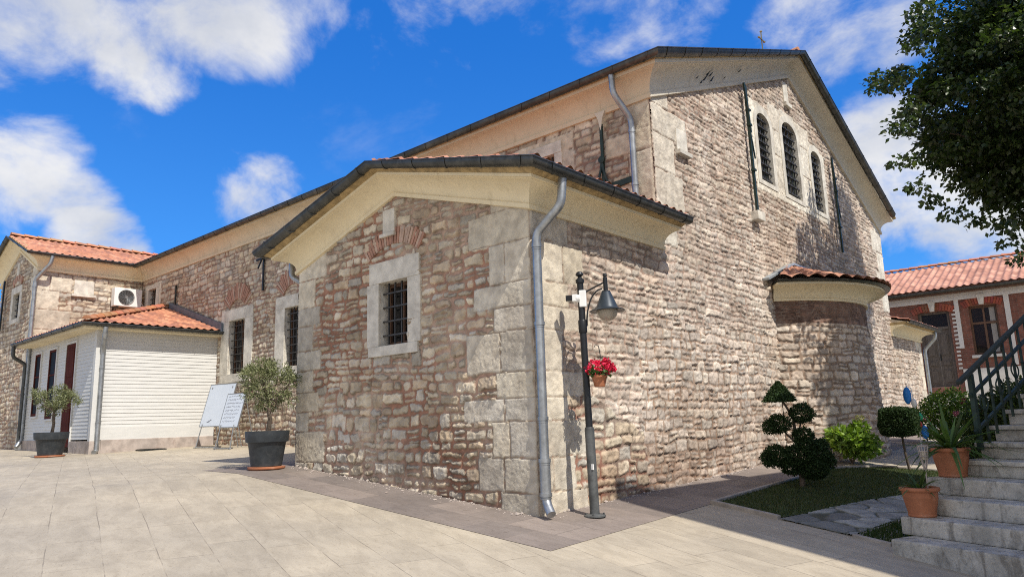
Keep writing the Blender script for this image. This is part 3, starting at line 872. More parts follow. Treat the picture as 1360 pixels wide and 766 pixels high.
# --- cornices, soffits, gutters
w_path = [(WW, YQ, WEV), (WW, 0, WEV), (-2.44, 0, WAP[1]), (0, 0, WEV), (0, 3.06, WEV)]
w_nrm = [(-1, 0, 0), (0, -1, 0), (0, -1, 0), (1, 0, 0)]
w_prof = [(-.06, 0), (.05, 0), (.055, .05), (.03, .056), (.032, .07)] + cove2(.036, .285, .075, .245) + [(.285, .25), (.325, .25), (.33, .285), (-.06, .285)]
mb = MB(); sweep(mb, w_prof, w_path, w_nrm); mb.build('cornice', M['cornice'], church, smooth=.45)
mb = MB(); sweep(mb, [(-.06, .287), (.335, .287), (.44, .33), (.44, .355), (-.06, .355)], w_path, w_nrm); mb.build('soffit', M['soffit'], church)
def gutter_prof(o, up, r=.075):
    outer = [(o - r*math.cos(math.pi*k/10), up - r*math.sin(math.pi*k/10)) for k in range(11)]
    inner = [(o - (r-.012)*math.cos(math.pi*k/10), up + .002 - (r-.012)*math.sin(math.pi*k/10)) for k in range(10, -1, -1)]
    return outer + [(o+r+.012, up+.004), (o+r+.008, up+.018), (o+r-.012, up+.014)] + inner
def joints(mb, path, nrm, prof, step):
    t = MB(); sweep(t, prof, path, nrm, caps=False); n = len(prof)
    for i in range(len(path)-1):
        A = [Vector(p) for p in t.v[i*n:(i+1)*n]]; B = [Vector(p) for p in t.v[(i+1)*n:(i+2)*n]]
        L = (Vector(path[i+1])-Vector(path[i])).length; d = .3
        while d < L-.1:
            vs = [a.lerp(b, (d+e)/L) for e in (-.012, .012) for a, b in zip(A, B)]
            mb.add(vs, [(k, (k+1) % n, n+(k+1) % n, n+k) for k in range(n)] + [tuple(range(n)), tuple(range(n, 2*n))[::-1]]); d += step
def gutter(path, nrm, o, up, r, name='gutter', mat='zinc', jstep=.52):
    mb = MB(); sweep(mb, gutter_prof(o, up, r), path, nrm)
    joints(mb, path, nrm, gutter_prof(o, up-.002, r+.007), jstep)
    return mb.build(name, M[mat], church, smooth=.5)
gutter(w_path, w_nrm, .46, .375, .075)
n_path = [(XT+.0, YQ, NEV), (0, YQ, NEV), (0, NYC, NAP), (0, YN, NEV), (-32, YN, NEV)]
n_nrm = [(0, -1, 0), (1, 0, 0), (1, 0, 0), (0, 1, 0)]
n_prof = [(-.06, 0), (.06, 0), (.065, .065), (.035, .072), (.038, .09)] + cove2(.042, .285, .10, .36) + [(.285, .367), (.318, .367), (.325, .42), (-.06, .42)]
def sub_path(path, i0, i1): return path[i0:i1+1]
mb = MB(); sweep(mb, n_prof, [(XT, YQ, NEV+.03), (0, YQ, NEV)], [(0, -1, 0)])
mb.v = [(x, y, z) if x < -.5 else (x + (YQ-y if y < YQ else 0), y, z) for (x, y, z) in mb.v]   # mitred end
mb.build('cornice', M['cornice_tan'], church, smooth=.45)
mb = MB(); sweep(mb, n_prof, [(0, YQ, NEV), (0, NYC, NAP), (0, YN, NEV)], [(1, 0, 0), (1, 0, 0)])
vv = []
for (x, y, z) in mb.v:
    if abs(y-YQ) < 1e-4 and x > 0: vv.append((x, y-x, z))
    elif abs(y-YN) < 1e-4 and x > 0: vv.append((x, y+x, z))
    else: vv.append((x, y, z))
mb.v = vv
mb.build('cornice', M['cornice_grey'], church, smooth=.45)
mb = MB(); sweep(mb, [(-.06, .422), (.33, .422), (.39, .455), (.39, .475), (-.06, .475)], n_path, n_nrm); mb.build('soffit', M['soffit'], church)
gutter([(XT, YQ, NEV)] + n_path[1:4], n_nrm[:3], .40, .485, .075, jstep=.6)
t_path = [(XT, YQ-.0, 5.85), (XT, 0, 5.85), (TAPX, 0, 6.75), (-23.0, 0, 5.85), (-23.0, 2.97, 5.85)]
t_nrm = [(1, 0, 0), (0, -1, 0), (0, -1, 0), (-1, 0, 0)]
mb = MB(); sweep(mb, n_prof, t_path, t_nrm); mb.build('cornice', M['cornice'], church, smooth=.45)
mb = MB(); sweep(mb, [(-.06, .422), (.33, .422), (.39, .455), (.39, .475), (-.06, .475)], t_path, t_nrm); mb.build('soffit', M['soffit'], church)
gutter(t_path, t_nrm, .40, .455, .06, jstep=.6)
e_path = [(0, YN-.1, WEV-.48), (0, YE, WEV-.48), (-2.4, YE, WAP[1]-.48)]
e_nrm = [(1, 0, 0), (0, 1, 0)]
mb = MB(); sweep(mb, w_prof, e_path, e_nrm); mb.build('cornice', M['cornice'], church, smooth=.45)
mb = MB(); sweep(mb, [(-.06, .287), (.335, .287), (.44, .33), (.44, .355), (-.06, .355)], e_path, e_nrm); mb.build('soffit', M['soffit'], church)
gutter(e_path[:2] + [(-2.4, YE, WAP[1]-.48)], e_nrm, .46, .375, .065)

# --- roofs
def nrmv(v):
    v = np.array(v, float); return v/np.linalg.norm(v)
up_w = .40
sE = nrmv((-2.44-.44, 0, WAP[1]-WEV)); Lw = math.hypot(2.88, WAP[1]-WEV)
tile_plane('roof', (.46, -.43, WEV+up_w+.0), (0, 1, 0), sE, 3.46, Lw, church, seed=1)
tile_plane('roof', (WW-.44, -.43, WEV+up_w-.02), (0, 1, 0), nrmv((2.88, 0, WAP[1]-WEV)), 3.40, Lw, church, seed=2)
ridge_caps('ridge', (-2.44, -.30, WAP[1]+up_w+.0), (-2.44, 2.97, WAP[1]+up_w+.0), church, r=.08)
up_n = .50
sN = nrmv((0, NYC-2.60, NAP-NEV)); Ln = math.hypot(NYC-2.60, NAP-NEV)
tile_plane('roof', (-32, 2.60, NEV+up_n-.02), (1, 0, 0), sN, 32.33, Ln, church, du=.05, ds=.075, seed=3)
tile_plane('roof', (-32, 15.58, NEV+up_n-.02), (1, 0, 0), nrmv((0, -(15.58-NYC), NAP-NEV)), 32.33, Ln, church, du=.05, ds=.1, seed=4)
ridge_caps('ridge', (.34, NYC, NAP+up_n+.03), (-32, NYC, NAP+up_n+.03), church)
up_t = .47
sT = nrmv((TAPX-(XT+.38), 0, 6.75-5.85)); Lt = math.hypot(TAPX-(XT+.38), .9)
tile_plane('roof', (XT+.38, -.37, 5.85+up_t-.02), (0, 1, 0), sT, 5.5, Lt+.05, church, seed=5, cols=((.50, .215, .12), (.44, .185, .105), (.55, .265, .16), (.36, .16, .105)), keep=None)
tile_plane('roof', (-23.38, -.37, 5.85+up_t-.02), (0, 1, 0), nrmv((TAPX+23.38, 0, .9)), 5.5, Lt+.05, church, seed=6)
ridge_caps('ridge', (TAPX, -.34, 6.75+up_t+.03), (TAPX, 5.2, 6.75+up_t+.03), church)
tile_plane('roof', (.44, YN, WEV-.48+up_w-.02), (0, 1, 0), sE, 3.5, Lw, church, seed=8)
mb = MB()
mb.prism([(.42, YN+.02, WEV-.12), (-2.44, YN+.02, WAP[1]-.12), (-2.44, YN+.02, WEV-.12)], (0, .02, 0)); mb.build('roof_end', M['ashlar'], church)
# round tile ends near the wing roof and on the nave eave
mb = MB(); mb.col = (.45, .19, .11)
mb.tube([(-.75, 2.62, 3.98), (.05, 2.58, 3.86)], .075, 12); mb.tube([(-.35, 2.80, 3.98), (.10, 2.74, 3.92)], .08, 12)
mb.build('verge_tile', M['tile'], church, smooth=.6, attr=True)
mb = MB(); mb.col = (.30, .13, .09); mb.tube([(-.90, 2.85, 6.43), (-1.02, 3.25, 6.62)], .08, 12); mb.build('vent_tile', M['tile'], church, smooth=.6, attr=True)
# cross on the ridge
mb = MB()
mb.bar((-.45, NYC, 8.85), (-.45, NYC, 9.66), .022, .022); mb.bar((-.45, NYC-.15, 9.46), (-.45, NYC+.15, 9.46), .022, .022)
for (y, z) in ((-.15, 9.46), (.15, 9.46), (0, 9.66)): mb.lathe([(.0, -.03), (.03, -.01), (.03, .01), (0, .03)], (-.45, NYC+y, z), 8)
mb.build('cross', M['brass'], church)

# --- windows
def window_rect(ud, nd, O, a, b, lo, hi, jamb, lint, sill, nv, nh, depth=.28, proud=.02, left_extra=0, topw=0, split_lintel=False):
    """stone surround > grille, casement, pane"""
    O, ud, nd = Vector(O), Vector(ud), Vector(nd)
    Z = Vector((0, 0, 1))
    def bx(mb, u0, u1, v0, v1, n0, n1):
        m = Matrix((( ud.x, nd.x, 0, O.x), (ud.y, nd.y, 0, O.y), (0, 0, 1, O.z), (0, 0, 0, 1)))
        mb.box(u0, u1, n0, n1, v0, v1, m)
    s = MB()
    bx(s, a-jamb, a, lo, hi, -depth, proud+.002); bx(s, b, b+jamb, lo, hi, -depth, proud)
    if lint: bx(s, a-jamb-topw, b+jamb+topw*.3, hi, hi+lint, -depth, proud+.006)
    if sill: bx(s, a-jamb+.03, b+jamb-.06, lo-sill, lo, -depth, proud+.004)
    w = s.build('window', M['ashlar'], church, bevel=.008)
    g = MB()
    for k in range(nv):
        u = a+(b-a)*(k+.7)/(nv+.4); bx(g, u-.011, u+.011, lo+.002, hi-.002, -.085, -.063)
    for k in range(nh):
        v = lo+(hi-lo)*(k+.75)/(nh+.5); bx(g, a+.002, b-.002, v-.011, v+.011, -.062, -.045)
    g.build('grille', M['bars'], w)
    c = MB(); bx(c, a, a+.05, lo, hi, -.20, -.15); bx(c, b-.05, b, lo, hi, -.20, -.15); bx(c, a+.05, b-.05, lo, lo+.06, -.20, -.15); bx(c, a+.05, b-.05, hi-.05, hi, -.20, -.15)
    bx(c, (a+b)/2-.03, (a+b)/2+.03, lo+.06, hi-.05, -.199, -.151)
    c.build('casement', M['framewood'], w)
    p = MB(); bx(p, a+.01, b-.01, lo+.01, hi-.01, -.19, -.18)
    p.build('pane', M['pane'], w)
    return w
def brick_arch(ud, nd, O, uc, v, half, rise, thick, n=19, proud=.012):
    """fan of bricks above a lintel"""
    O, ud, nd = Vector(O), Vector(ud), Vector(nd)
    mb = MB(); R = (half*half+rise*rise)/(2*rise); cv = v+rise-R; A = math.asin(half/R)
    rr = random.Random(n)
    for k in range(n):
        t0 = -A+2*A*(k+.13)/n; t1 = -A+2*A*(k+.87)/n
        mb.col = tuple(q*sh for sh in (rr.uniform(.88, 1.1),) for q in ((.40, .22, .155) if rr.random() < .7 else (.47, .33, .25)))
        th_ = thick*rr.uniform(.9, 1.06)
        pl = [O+ud*(uc+math.sin(t)*r)+Vector((0, 0, cv+math.cos(t)*r)) for (t, r) in ((t0, R), (t1, R), (t1, R+th_), (t0, R+th_))]
        q_ = proud*rr.uniform(.6, 1.5)
        mb.prism([p-nd*.05 for p in pl], nd*(.05+q_+.02))
    return mb.build('brick_arch', M['brickarch'], church, attr=True)
window_rect((1, 0, 0), (0, -1, 0), (0, 0, 0), wx0, wx1, wz0, wz1, .26, .30, .14, 4, 4, .3, .034, topw=-.05)
brick_arch((1, 0, 0), (0, -1, 0), (0, 0, 0), -2.47, 3.33, .55, .18, .24, 23, .016)
for (a, b, lo, hi) in QW:
    window_rect((1, 0, 0), (0, -1, 0), (0, YQ, 0), a, b, lo, hi, .42, .30, .22, 4, 7, .3, .034)
    brick_arch((1, 0, 0), (0, -1, 0), (0, YQ, 0), (a+b)/2, 4.20, .42, .22, .42, 21, .02)
window_rect((1, 0, 0), (0, -1, 0), (0, YQ, 0), *qW[0], .22, .14, .12, 3, 4, .3, .034)
window_rect((1, 0, 0), (0, -1, 0), (0, YQ, 0), *qW[1], .16, .2, .1, 2, 3, .3, .034)
window_rect((1, 0, 0), (0, -1, 0), (0, 0, 0), *tw, .22, .22, .14, 3, 4, .3, .034)
brick_arch((1, 0, 0), (0, -1, 0), (0, 0, 0), sum(tw[:2])/2, 5.66, .42, .16, .22, 15)
# plaques set in the stone
mb = MB(); mb.box(-2.68, -2.42, -.045, .05, 3.68, 4.02); mb.box(-2.72, -2.40, -.075, .05, 3.625, 3.675); mb.build('plaque', M['ashlar'], church, bevel=.008)
mb = MB(); mb.box(XT-.05, XT+.045, .97, 1.52, 5.26, 5.68); mb.box(XT-.05, XT+.10, .90, 1.58, 5.17, 5.25); mb.build('plaque', M['ashlar'], church, bevel=.008)
mb = MB(); mb.box(-.05, .035, 3.69, 4.04, 5.20, 5.56); mb.box(-.05, .10, 3.67, 4.07, 5.12, 5.19); mb.build('plaque', M['ashlar'], church, bevel=.008)
mb = MB(); mb.box(-.05, .04, 8.72, 8.98, 7.66, 8.14); mb.box(-.05, .09, 8.70, 9.02, 7.56, 7.65); mb.build('plaque', M['ashlar'], church, bevel=.008)
mb = MB(); mb.box(-21.2, -20.95, -.045, .05, 6.0, 6.4); mb.build('plaque', M['ashlar'], church, bevel=.008)
# three arched windows of the gable
def arch_outline(a, b, lo, hi, off, n=14):
    w = (b-a)/2; cy = (a+b)/2; spring = hi-w*.62
    pts = [(a-off, lo-off*.6)] + [(cy-(w+off)*math.cos(math.pi*k/n), spring+(.62*w+off)*math.sin(math.pi*k/n)) for k in range(n+1)] + [(b+off, lo-off*.6)]
    return pts
for (a, b, lo, hi) in PW:
    mb = MB()
    inn = arch_outline(a, b, lo, hi, 0); outl = arch_outline(a, b, lo, hi, .15)
    n = len(inn)
    vs = [Vector((.034, y, z)) for (y, z) in outl] + [Vector((.034, y, z)) for (y, z) in inn] + [Vector((-.20, y, z)) for (y, z) in inn] + [Vector((-.02, y, z)) for (y, z) in outl]
    fs = []
    for k in range(n):
        q = (k+1) % n
        fs += [(k, q, n+q, n+k), (n+k, n+q, 2*n+q, 2*n+k), (3*n+q, 3*n+k, k, q)[::-1] if False else (3*n+k, 3*n+q, q, k)]
    mb.add(vs, fs)
    w = mb.build('window', M['ashlar'], church)
    g = MB()
    nvb = 4 if b-a > .65 else 3
    hw = (b-a)/2; cy = (a+b)/2; spring = hi-hw*.62
    def top_at(y): return spring+.62*hw*math.sqrt(max(0, 1-((y-cy)/hw)**2))
    for k in range(nvb):
        y = a+(b-a)*(k+.7)/(nvb+.4); g.box(-.058, -.034, y-.012, y+.012, lo, top_at(y))
    nh = 9
    for k in range(nh):
        zz = lo+(hi-lo)*(k+.5)/(nh+.2)
        ww_ = hw if zz < spring else hw*math.sqrt(max(0, 1-((zz-spring)/(.62*hw))**2))
        g.box(-.033, -.010, cy-ww_, cy+ww_, zz-.012, zz+.012)
        for k2 in range(nvb):      # hooked rivets on the crossings
            y = a+(b-a)*(k2+.7)/(nvb+.4)
            if zz < top_at(y): g.box(-.010, .002, y-.022, y+.022, zz-.022, zz+.022)
    g.build('grille', M['bars'], w)
    c = MB()
    for y in (a+.02, cy, b-.02): c.box(-.145, -.11, y-.025, y+.025, lo, top_at(y)-.005)
    for k in range(5):
        zz = lo+(hi-lo)*(k+.3)/5; c.box(-.142, -.113, a+.05, b-.05, zz-.015, zz+.015)
    c.build('casement', M['rail'], w)
    p = MB(); p.prism([(-.135, y, z) for (y, z) in inn], (.012, 0, 0)); p.build('pane', M['pane'], w)

# --- downpipes
def downpipe(pts, r=.05, rings=(), parent=church, mat='galv', smooth_pts=True):
    mb = MB()
    P = [Vector(p) for p in pts]
    if smooth_pts:
        Q = [P[0]]
        for i in range(1, len(P)-1):
            a = (P[i-1]-P[i]); b = (P[i+1]-P[i]); d = min(.09, a.length*.45, b.length*.45)
            p0, p1 = P[i]+a.normalized()*d, P[i]+b.normalized()*d
            for k in range(6):
                t = k/5; Q.append(p0*(1-t)**2+P[i]*2*t*(1-t)+p1*t*t)
        Q.append(P[-1])
        P = Q
    mb.tube(P, r, 14)
    for q in rings:
        q = Vector(q); mb.tube([q-Vector((0, 0, .02)), q+Vector((0, 0, .02))], r+.009, 14)
        mb.tube([q-Vector((0, 0, .045)), q-Vector((0, 0, .03))], r+.004, 14)
    o = mb.build('downpipe', M[mat], parent, smooth=.6)
    return o
dpx, dpy = .10, -.005
downpipe([(.42, .12, 3.76), (.40, .10, 3.45), (dpx, dpy, 3.14), (dpx, dpy, .16), (.21, -.06, .045)], .052, [(dpx, dpy, 3.0), (dpx, dpy, 2.1), (dpx, dpy, 1.05), (dpx, dpy, .42)])
downpipe([(dpx, dpy, .62), (dpx, dpy, .22)], .060, [(dpx, dpy, .60), (dpx, dpy, .24)])
downpipe([(-.42, 2.60, 6.25), (-.42, 2.62, 5.95), (-.28, 2.90-.03, 5.55), (-.28, 2.87, 4.02)], .05, [(-.28, 2.87, 5.35), (-.28, 2.87, 4.5)])
downpipe([(XT+.44, .22, 6.24), (XT+.42, .18, 6.0), (XT+.07, -.07, 5.55), (XT+.07, -.07, .9), (XT+.16, -.2, .72)], .055, [(XT+.07, -.07, 5.35), (XT+.07, -.07, 4.5), (XT+.07, -.07, 2.4)])
downpipe([(.40, 18.45, 3.28), (.40, 18.45, 3.1), (.09, 18.33, 2.75), (.09, 18.33, .4)], .05, [(.09, 18.33, 2.5), (.09, 18.33, 1.2)])
downpipe([(WW-.4, .1, 3.75), (WW-.4, .1, 3.5), (WW-.08, .2, 3.3), (WW-.08, .2, .6)], .05, [(WW-.08, .2, 2)])

# --- iron ties
def strap(pts, w=.045, d=.02, up=(0, 1, 0)):
    for k in range(len(pts)-1): mb.bar(pts[k], pts[k+1], w, d, up)
mb = MB()   # long ties down the gable
for (y, zt, zb, s) in ((6.48, 7.22, 4.72, 1), (11.35, 7.0, 4.7, -1)):
    mb = MB()
    mb.bar((.10, y, zt), (.10, y+.03, zb), .065, .04, (1, 0, 0))
    mb.bar((.13, y-.09, zt-.02), (.12, y+.03, zt-.95), .05, .03, (1, 0, 0))
    mb.bar((.14, y-.15, zt-.0), (.12, y-.02, zt-.45), .05, .03, (1, 0, 0))
    mb.bar((.12, y, zt-.85), (.12, y-.03, zt-1.5), .03, .02, (1, 0, 0))
    mb.bar((.12, y, zt-.9), (.12, y+.12, zt-1.45), .03, .02, (1, 0, 0))
    for q in (.5, .8, 1.7): mb.box(.08, .15, y-.045, y+.06, zt-q-.02, zt-q+.02)
    mb.build('iron_tie', M['irongreen'], church)
mb = MB(); mb.box(.0, .16, 6.40, 6.72, 4.55, 4.72); mb.build('tie_block', M['ashlar'], church, bevel=.012)
mb = MB()   # crossed tie on the long wall by the nave corner
yy = YQ-.07
mb.bar((-.86, yy, 5.72), (-.86, yy, 4.0), .05, .03, (0, 1, 0)); mb.bar((-2.0, yy+.02, 4.52), (-.33, yy+.02, 4.62), .03, .09, (0, 0, 1))
for s in (-1, 1):
    pts = [(-.86+s*.30*t**1.7, yy-.03-.03*t, 5.05-.75*t) for t in (0, .25, .5, .75, 1)]
    for k in range(4): mb.bar(pts[k], pts[k+1], .035, .02, (0, 1, 0))
mb.lathe([(.0, -.03), (.06, -.02), (.06, .02), (0, .03)], (-.86, yy-.03, 5.05), 12, 'y')
mb.build('iron_tie', M['irongreen'], church)
mb = MB(); mb.prism([(-.96, YQ, 5.86), (-.76, YQ, 5.86), (-.82, YQ, 5.74), (-.84, YQ, 5.62), (-.86, YQ, 5.55), (-.88, YQ, 5.62), (-.90, YQ, 5.74)], (0, -.09, 0)); mb.build('cornice_bracket', M['cornice_grey'], church)
mb = MB()   # tie on the long wall behind the wing
mb.bar((-11.28, yy, 5.72), (-11.28, yy, 4.45), .06, .03, (0, 1, 0)); mb.bar((-11.7, yy+.03, 5.30), (-10.6, yy+.03, 5.36), .03, .05, (0, 0, 1)); mb.bar((-11.5, yy-.03, 5.05), (-11.05, yy-.03, 5.6), .03, .03, (0, 1, 0))
mb.build('iron_tie', M['iron'], church)
mb = MB(); mb.bar((-16.4, yy, 5.35), (-16.4, yy, 4.75), .07, .03, (0, 1, 0)); mb.build('iron_tie', M['iron'], church)
mb = MB(); mb.bar((-22.3, -.1, 6.0), (-22.35, -.1, 4.35), .09, .04, (0, 1, 0)); mb.build('iron_tie', M['iron'], church)
# peeled scars in the plaster of the gable cornice
for (y, t, l, w_) in ((4.42, .22, .05, .03), (4.72, .17, .13, .035), (4.78, .26, .09, .03), (4.92, .23, .08, .03), (5.02, .14, .10, .035), (6.2, .25, .06, .03), (4.62, .13, .06, .03), (5.6, .16, .04, .02)):
    zb = NEV+(NAP-NEV)*(y-YQ)/6.115
    o_ = .075+.225*(1-math.cos(math.asin(min(1, (t-.06)/.31)))) + .004
    o2 = .075+.225*(1-math.cos(math.asin(min(1, (t+l-.06)/.31)))) + .004
    sk = l*.5
    mb = MB(); mb.add([(o_, y, zb+t), (o_, y+w_, zb+t+.012), (o2, y+w_+sk, zb+t+l+.02), (o2, y+sk, zb+t+l), (o_-.03, y+w_/2, zb+t+.02), (o2-.03, y+sk+w_/2, zb+t+l)], [(0, 1, 2, 3), (0, 3, 5, 4), (1, 4, 5, 2), (0, 4, 1), (3, 2, 5)])
    mb.build('plaster_scar', M['iron'], church)
r = np.random.default_rng(91)
n = 420
gx = np.concatenate([r.uniform(-4.8, 0, n), r.exponential(.06, n)+.02]); gy = np.concatenate([-.02-r.exponential(.06, n), r.uniform(0, 6.5, n)])
gs = r.uniform(.003, .008, 2*n)*(1+1.8*(r.random(2*n) < .06)); gz = zgv(gx, gy)+.004
tet = np.array([(1, 1, .9), (-1, .8, .1), (.7, -1, .1), (-.9, -.8, .8), (0, .2, 1.3)])
V = (np.stack([gx, gy, gz], 1)[:, None]+tet*gs[:, None, None]*r.uniform(.6, 1.3, (2*n, 5, 3))).reshape(-1, 3)
q = np.arange(2*n)[:, None, None]*5
F = (q+np.array([(0, 1, 4), (1, 3, 4), (3, 2, 4), (2, 0, 4)])).reshape(-1, 3)
o = np_mesh('grit', V, F, M['plinth'], None, None, False); o['kind'] = 'stuff'; tag(o, 'crumbled stone grit scattered along the foot of the church wall', 'grit')

# ================================================================== ANNEX
ax0, ax1 = -19.05, -13.72; ay0 = 0.0
annex = thing('timber_annex', 'low white clapboard annex with a hipped red tile roof in the church corner', 'annex', (ax1, ay0, .56))
annex.location = (0, 0, 0)
def boards(mb, along, fixed, a0, a1, z0, z1, hgt=.088, outd=1):
    """lapped weatherboards"""
    z = z0; k = 0
    while z < z1-.01:
        zz = min(z+hgt, z1)
        for (p0, p1) in ((a0, a1),):
            if along == 'x':
                mb.prism([(p0, fixed, z), (p0, fixed-.020, z), (p0, fixed-.009, zz), (p0, fixed, zz)], (p1-p0, 0, 0))
            else:
                mb.prism([(fixed, p0, z), (fixed+.020, p0, z), (fixed+.009, p0, zz), (fixed, p0, zz)], (0, p1-p0, 0))
        z = zz
wins = [(-18.05, -17.25, 1.5, 3.28), (-16.62, -15.92, 1.5, 3.30)]
door_r = (-15.50, -14.72, .72, 3.30)
door_r = (-15.82, -15.12, .72, 3.32)
wins = [(-18.45, -17.95, 1.55, 3.27), (-17.20, -16.62, 1.45, 3.29)]
mb = MB()
boards(mb, 'y', ax1, .0, YQ, .98, 3.5)
mb.box(ax1+.002, ax1+.026, .02, YQ-.02, .88, 1.18)                 # plain bottom board
mb.build('wall', M['white'], annex)
mb = MB()
edges = [ax0, wins[0][0], wins[0][1], wins[1][0], wins[1][1], door_r[0], door_r[1], ax1]
for k in range(0, 8, 2): boards(mb, 'x', ay0, edges[k], edges[k+1], .9, 3.5)
for (a, b, lo, hi) in wins: boards(mb, 'x', ay0, a, b, .9, lo); boards(mb, 'x', ay0, a, b, hi, 3.5)
boards(mb, 'x', ay0, door_r[0], door_r[1], door_r[3], 3.5)
mb.build('wall', M['white'], annex)
mb = MB(); mb.box(ax1-.10, ax1+.045, ay0-.045, ay0+.10, .86, 3.5); mb.build('corner_board', M['white'], annex, bevel=.004)
mb = MB(); mb.box(ax0, door_r[0]-.02, ay0-.05, ay0+.2, .3, .90); mb.box(door_r[1]+.02, ax1+.05, ay0-.05, ay0+.2, .3, .86); mb.box(ax1-.2, ax1+.055, ay0+.2, YQ-.02, .3, .88); mb.build('plinth', M['plinth'], annex, bevel=.01)
mb = MB(); mb.box(ax0+.05, ax1-.03, ay0+.25, YQ, .5, 3.4); mb.build('core', M['blackpl'], annex)
def annex_opening(a, b, lo, hi, name, panes):
    f = MB()
    f.box(a-.05, a, ay0-.05, ay0+.22, lo, hi); f.box(b, b+.05, ay0-.05, ay0+.22, lo, hi); f.box(a-.05, b+.05, ay0-.052, ay0+.22, hi, hi+.06)
    if name == 'window': f.box(a-.05, b+.05, ay0-.06, ay0+.22, lo-.05, lo)
    o = f.build(name, M['white'], annex, bevel=.004)
    if name == 'window':
        g = MB(); g.box(a+.004, a+.06, ay0-.042, ay0+.0, lo, hi); g.box(b-.06, b-.004, ay0-.042, ay0+.0, lo, hi); g.box(a+.06, b-.06, ay0-.042, ay0+.0, lo, lo+.07); g.box(a+.06, b-.06, ay0-.042, ay0+.0, hi-.06, hi)
        g.box(a+.06, b-.06, ay0-.040, ay0-.004, lo+(hi-lo)*.62, lo+(hi-lo)*.62+.04)
        g.build('casement', M['darkwood'], o)
        p = MB(); p.box(a+.01, b-.01, ay0-.022, ay0-.014, lo+.01, hi-.01); p.build('pane', M['dustpane'], o)
    else:
        g = MB(); g.box(a+.004, b-.004, ay0-.038, ay0+.02, lo, hi-.004)
        for (z0_, z1_) in ((lo+.15, lo+.95), (lo+1.1, lo+1.6), (lo+1.75, hi-.12)): g.box(a+.1, b-.1, ay0-.050, ay0-.036, z0_, z1_)
        g.build('door_leaf', M['darkwood'], o, bevel=.008)
        h = MB(); h.tube([(a+.09, ay0-.07, lo+1.0), (a+.2, ay0-.08, lo+1.0)], .014, 8); h.lathe([(.0, -.02), (.03, -.02), (.03, .01), (0, .01)], (a+.09, ay0-.05, lo+1.0), 10, 'y'); h.build('handle', M['brass'], o)
    return o
for (a, b, lo, hi) in wins: annex_opening(a, b, lo, hi, 'window', 2)
annex_opening(*door_r, 'door', 3)
ea, eb, ez = ax1+.32, -.42, 3.60
apx, apz = -17.05, 4.70
sl1 = (apz-ez)/(ea-apx); sl2 = (apz-ez)/(YQ-eb)
def hip_r(c): return (ez+(ea-c[..., 0])*sl1) <= (ez+(c[..., 1]-eb)*sl2)+.012
def hip_f(c): return ~((ez+(ea-c[..., 0])*sl1) <= (ez+(c[..., 1]-eb)*sl2)-.012)
TC = ((.48, .20, .11), (.42, .17, .095), (.54, .25, .14), (.35, .15, .095))
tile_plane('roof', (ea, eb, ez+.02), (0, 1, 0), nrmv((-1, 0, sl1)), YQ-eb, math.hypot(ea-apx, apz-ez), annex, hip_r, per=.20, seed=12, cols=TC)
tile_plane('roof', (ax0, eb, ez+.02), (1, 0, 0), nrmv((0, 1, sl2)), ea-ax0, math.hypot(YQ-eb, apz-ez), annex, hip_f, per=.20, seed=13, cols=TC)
ridge_caps('hip_ridge', (ea-.05, eb+.05, ez+.09), (apx, YQ-.05, apz+.09), annex)
mb = MB(); mb.box(ax0, ea-.02, eb+.03, YQ, ez-.1, ez-.01); mb.build('eaves_board', M['cornice'], annex)
g_path = [(ax0-.02, eb, ez), (ea, eb, ez), (ea, YQ-.05, ez)]
mb = MB(); sweep(mb, gutter_prof(.05, .0, .06), g_path, [(0, -1, 0), (1, 0, 0)])
joints(mb, g_path, [(0, -1, 0), (1, 0, 0)], gutter_prof(.05, -.002, .066), .8)
mb.build('gutter', M['zinc'], annex, smooth=.5)
mb = MB()
mb.prism([(ea+.05, YQ-.10, ez+.02), (ea+.05, YQ-.10, ez+.24), (apx+.3, YQ-.10, apz+.16), (apx+.3, YQ-.10, apz-.06)], (0, .09, 0))
mb.build('flashing', M['flash'], annex)
downpipe([(ea+.04, .03, ez-.06), (ea+.02, .03, ez-.25), (ax1+.10, .10, ez-.62), (ax1+.10, .10, .62), (ax1+.17, .02, .60)], .055, [(ax1+.10, .10, 2.6), (ax1+.10, .10, 1.3)], annex)
downpipe([(ax0-.0, eb-.03, ez-.05), (ax0-.0, eb-.03, ez-.35), (ax0+.02, -.13, ez-.55), (ax0+.02, -.13, .85)], .05, [(ax0+.02, -.13, 2.2)], annex, 'zinc')

# air conditioner
ac = thing('air_conditioner', 'white outdoor air conditioner unit on brackets high on the transept wall', 'air conditioner', (XT, 2.4, 4.92))
mb = MB(); mb.box(.14, .42, -.41, .41, .02, .60); mb.build('case', M['whitepl'], ac, bevel=.02)
mb = MB()
mb.lathe([(.24, 0), (.24, .012), (.235, .012), (.235, 0)], (.424, -.06, .31), 32, 'x', cap=False)
mb.lathe([(0, 0), (.225, 0)], (.4235, -.06, .31), 32, 'x', cap=False)
mb.build('fan_opening', M['vent'], ac)
mb = MB()
for k in range(1, 8): r = .03*k; mb.tube([(.432, -.06+r*math.cos(t*2*math.pi/20), .31+r*math.sin(t*2*math.pi/20)) for t in range(21)], .0035, 5, False)
for k in range(14):
    a = 2*math.pi*k/14; mb.bar((.43, -.06, .31), (.43, -.06+.23*math.cos(a), .31+.23*math.sin(a)), .006, .005)
mb.lathe([(.0, 0), (.045, 0), (.045, .014), (0, .014)], (.43, -.06, .31), 14, 'x')
mb.build('fan_guard', M['galv'], ac)
for y in (-.3, .3):
    mb = MB(); mb.bar((0, y, .0), (.44, y, .0), .04, .03); mb.bar((.0, y, -.22), (.40, y, -.01), .03, .02); mb.bar((.01, y, -.25), (.01, y, .05), .03, .03)
    mb.build('bracket', M['zinc'], ac)
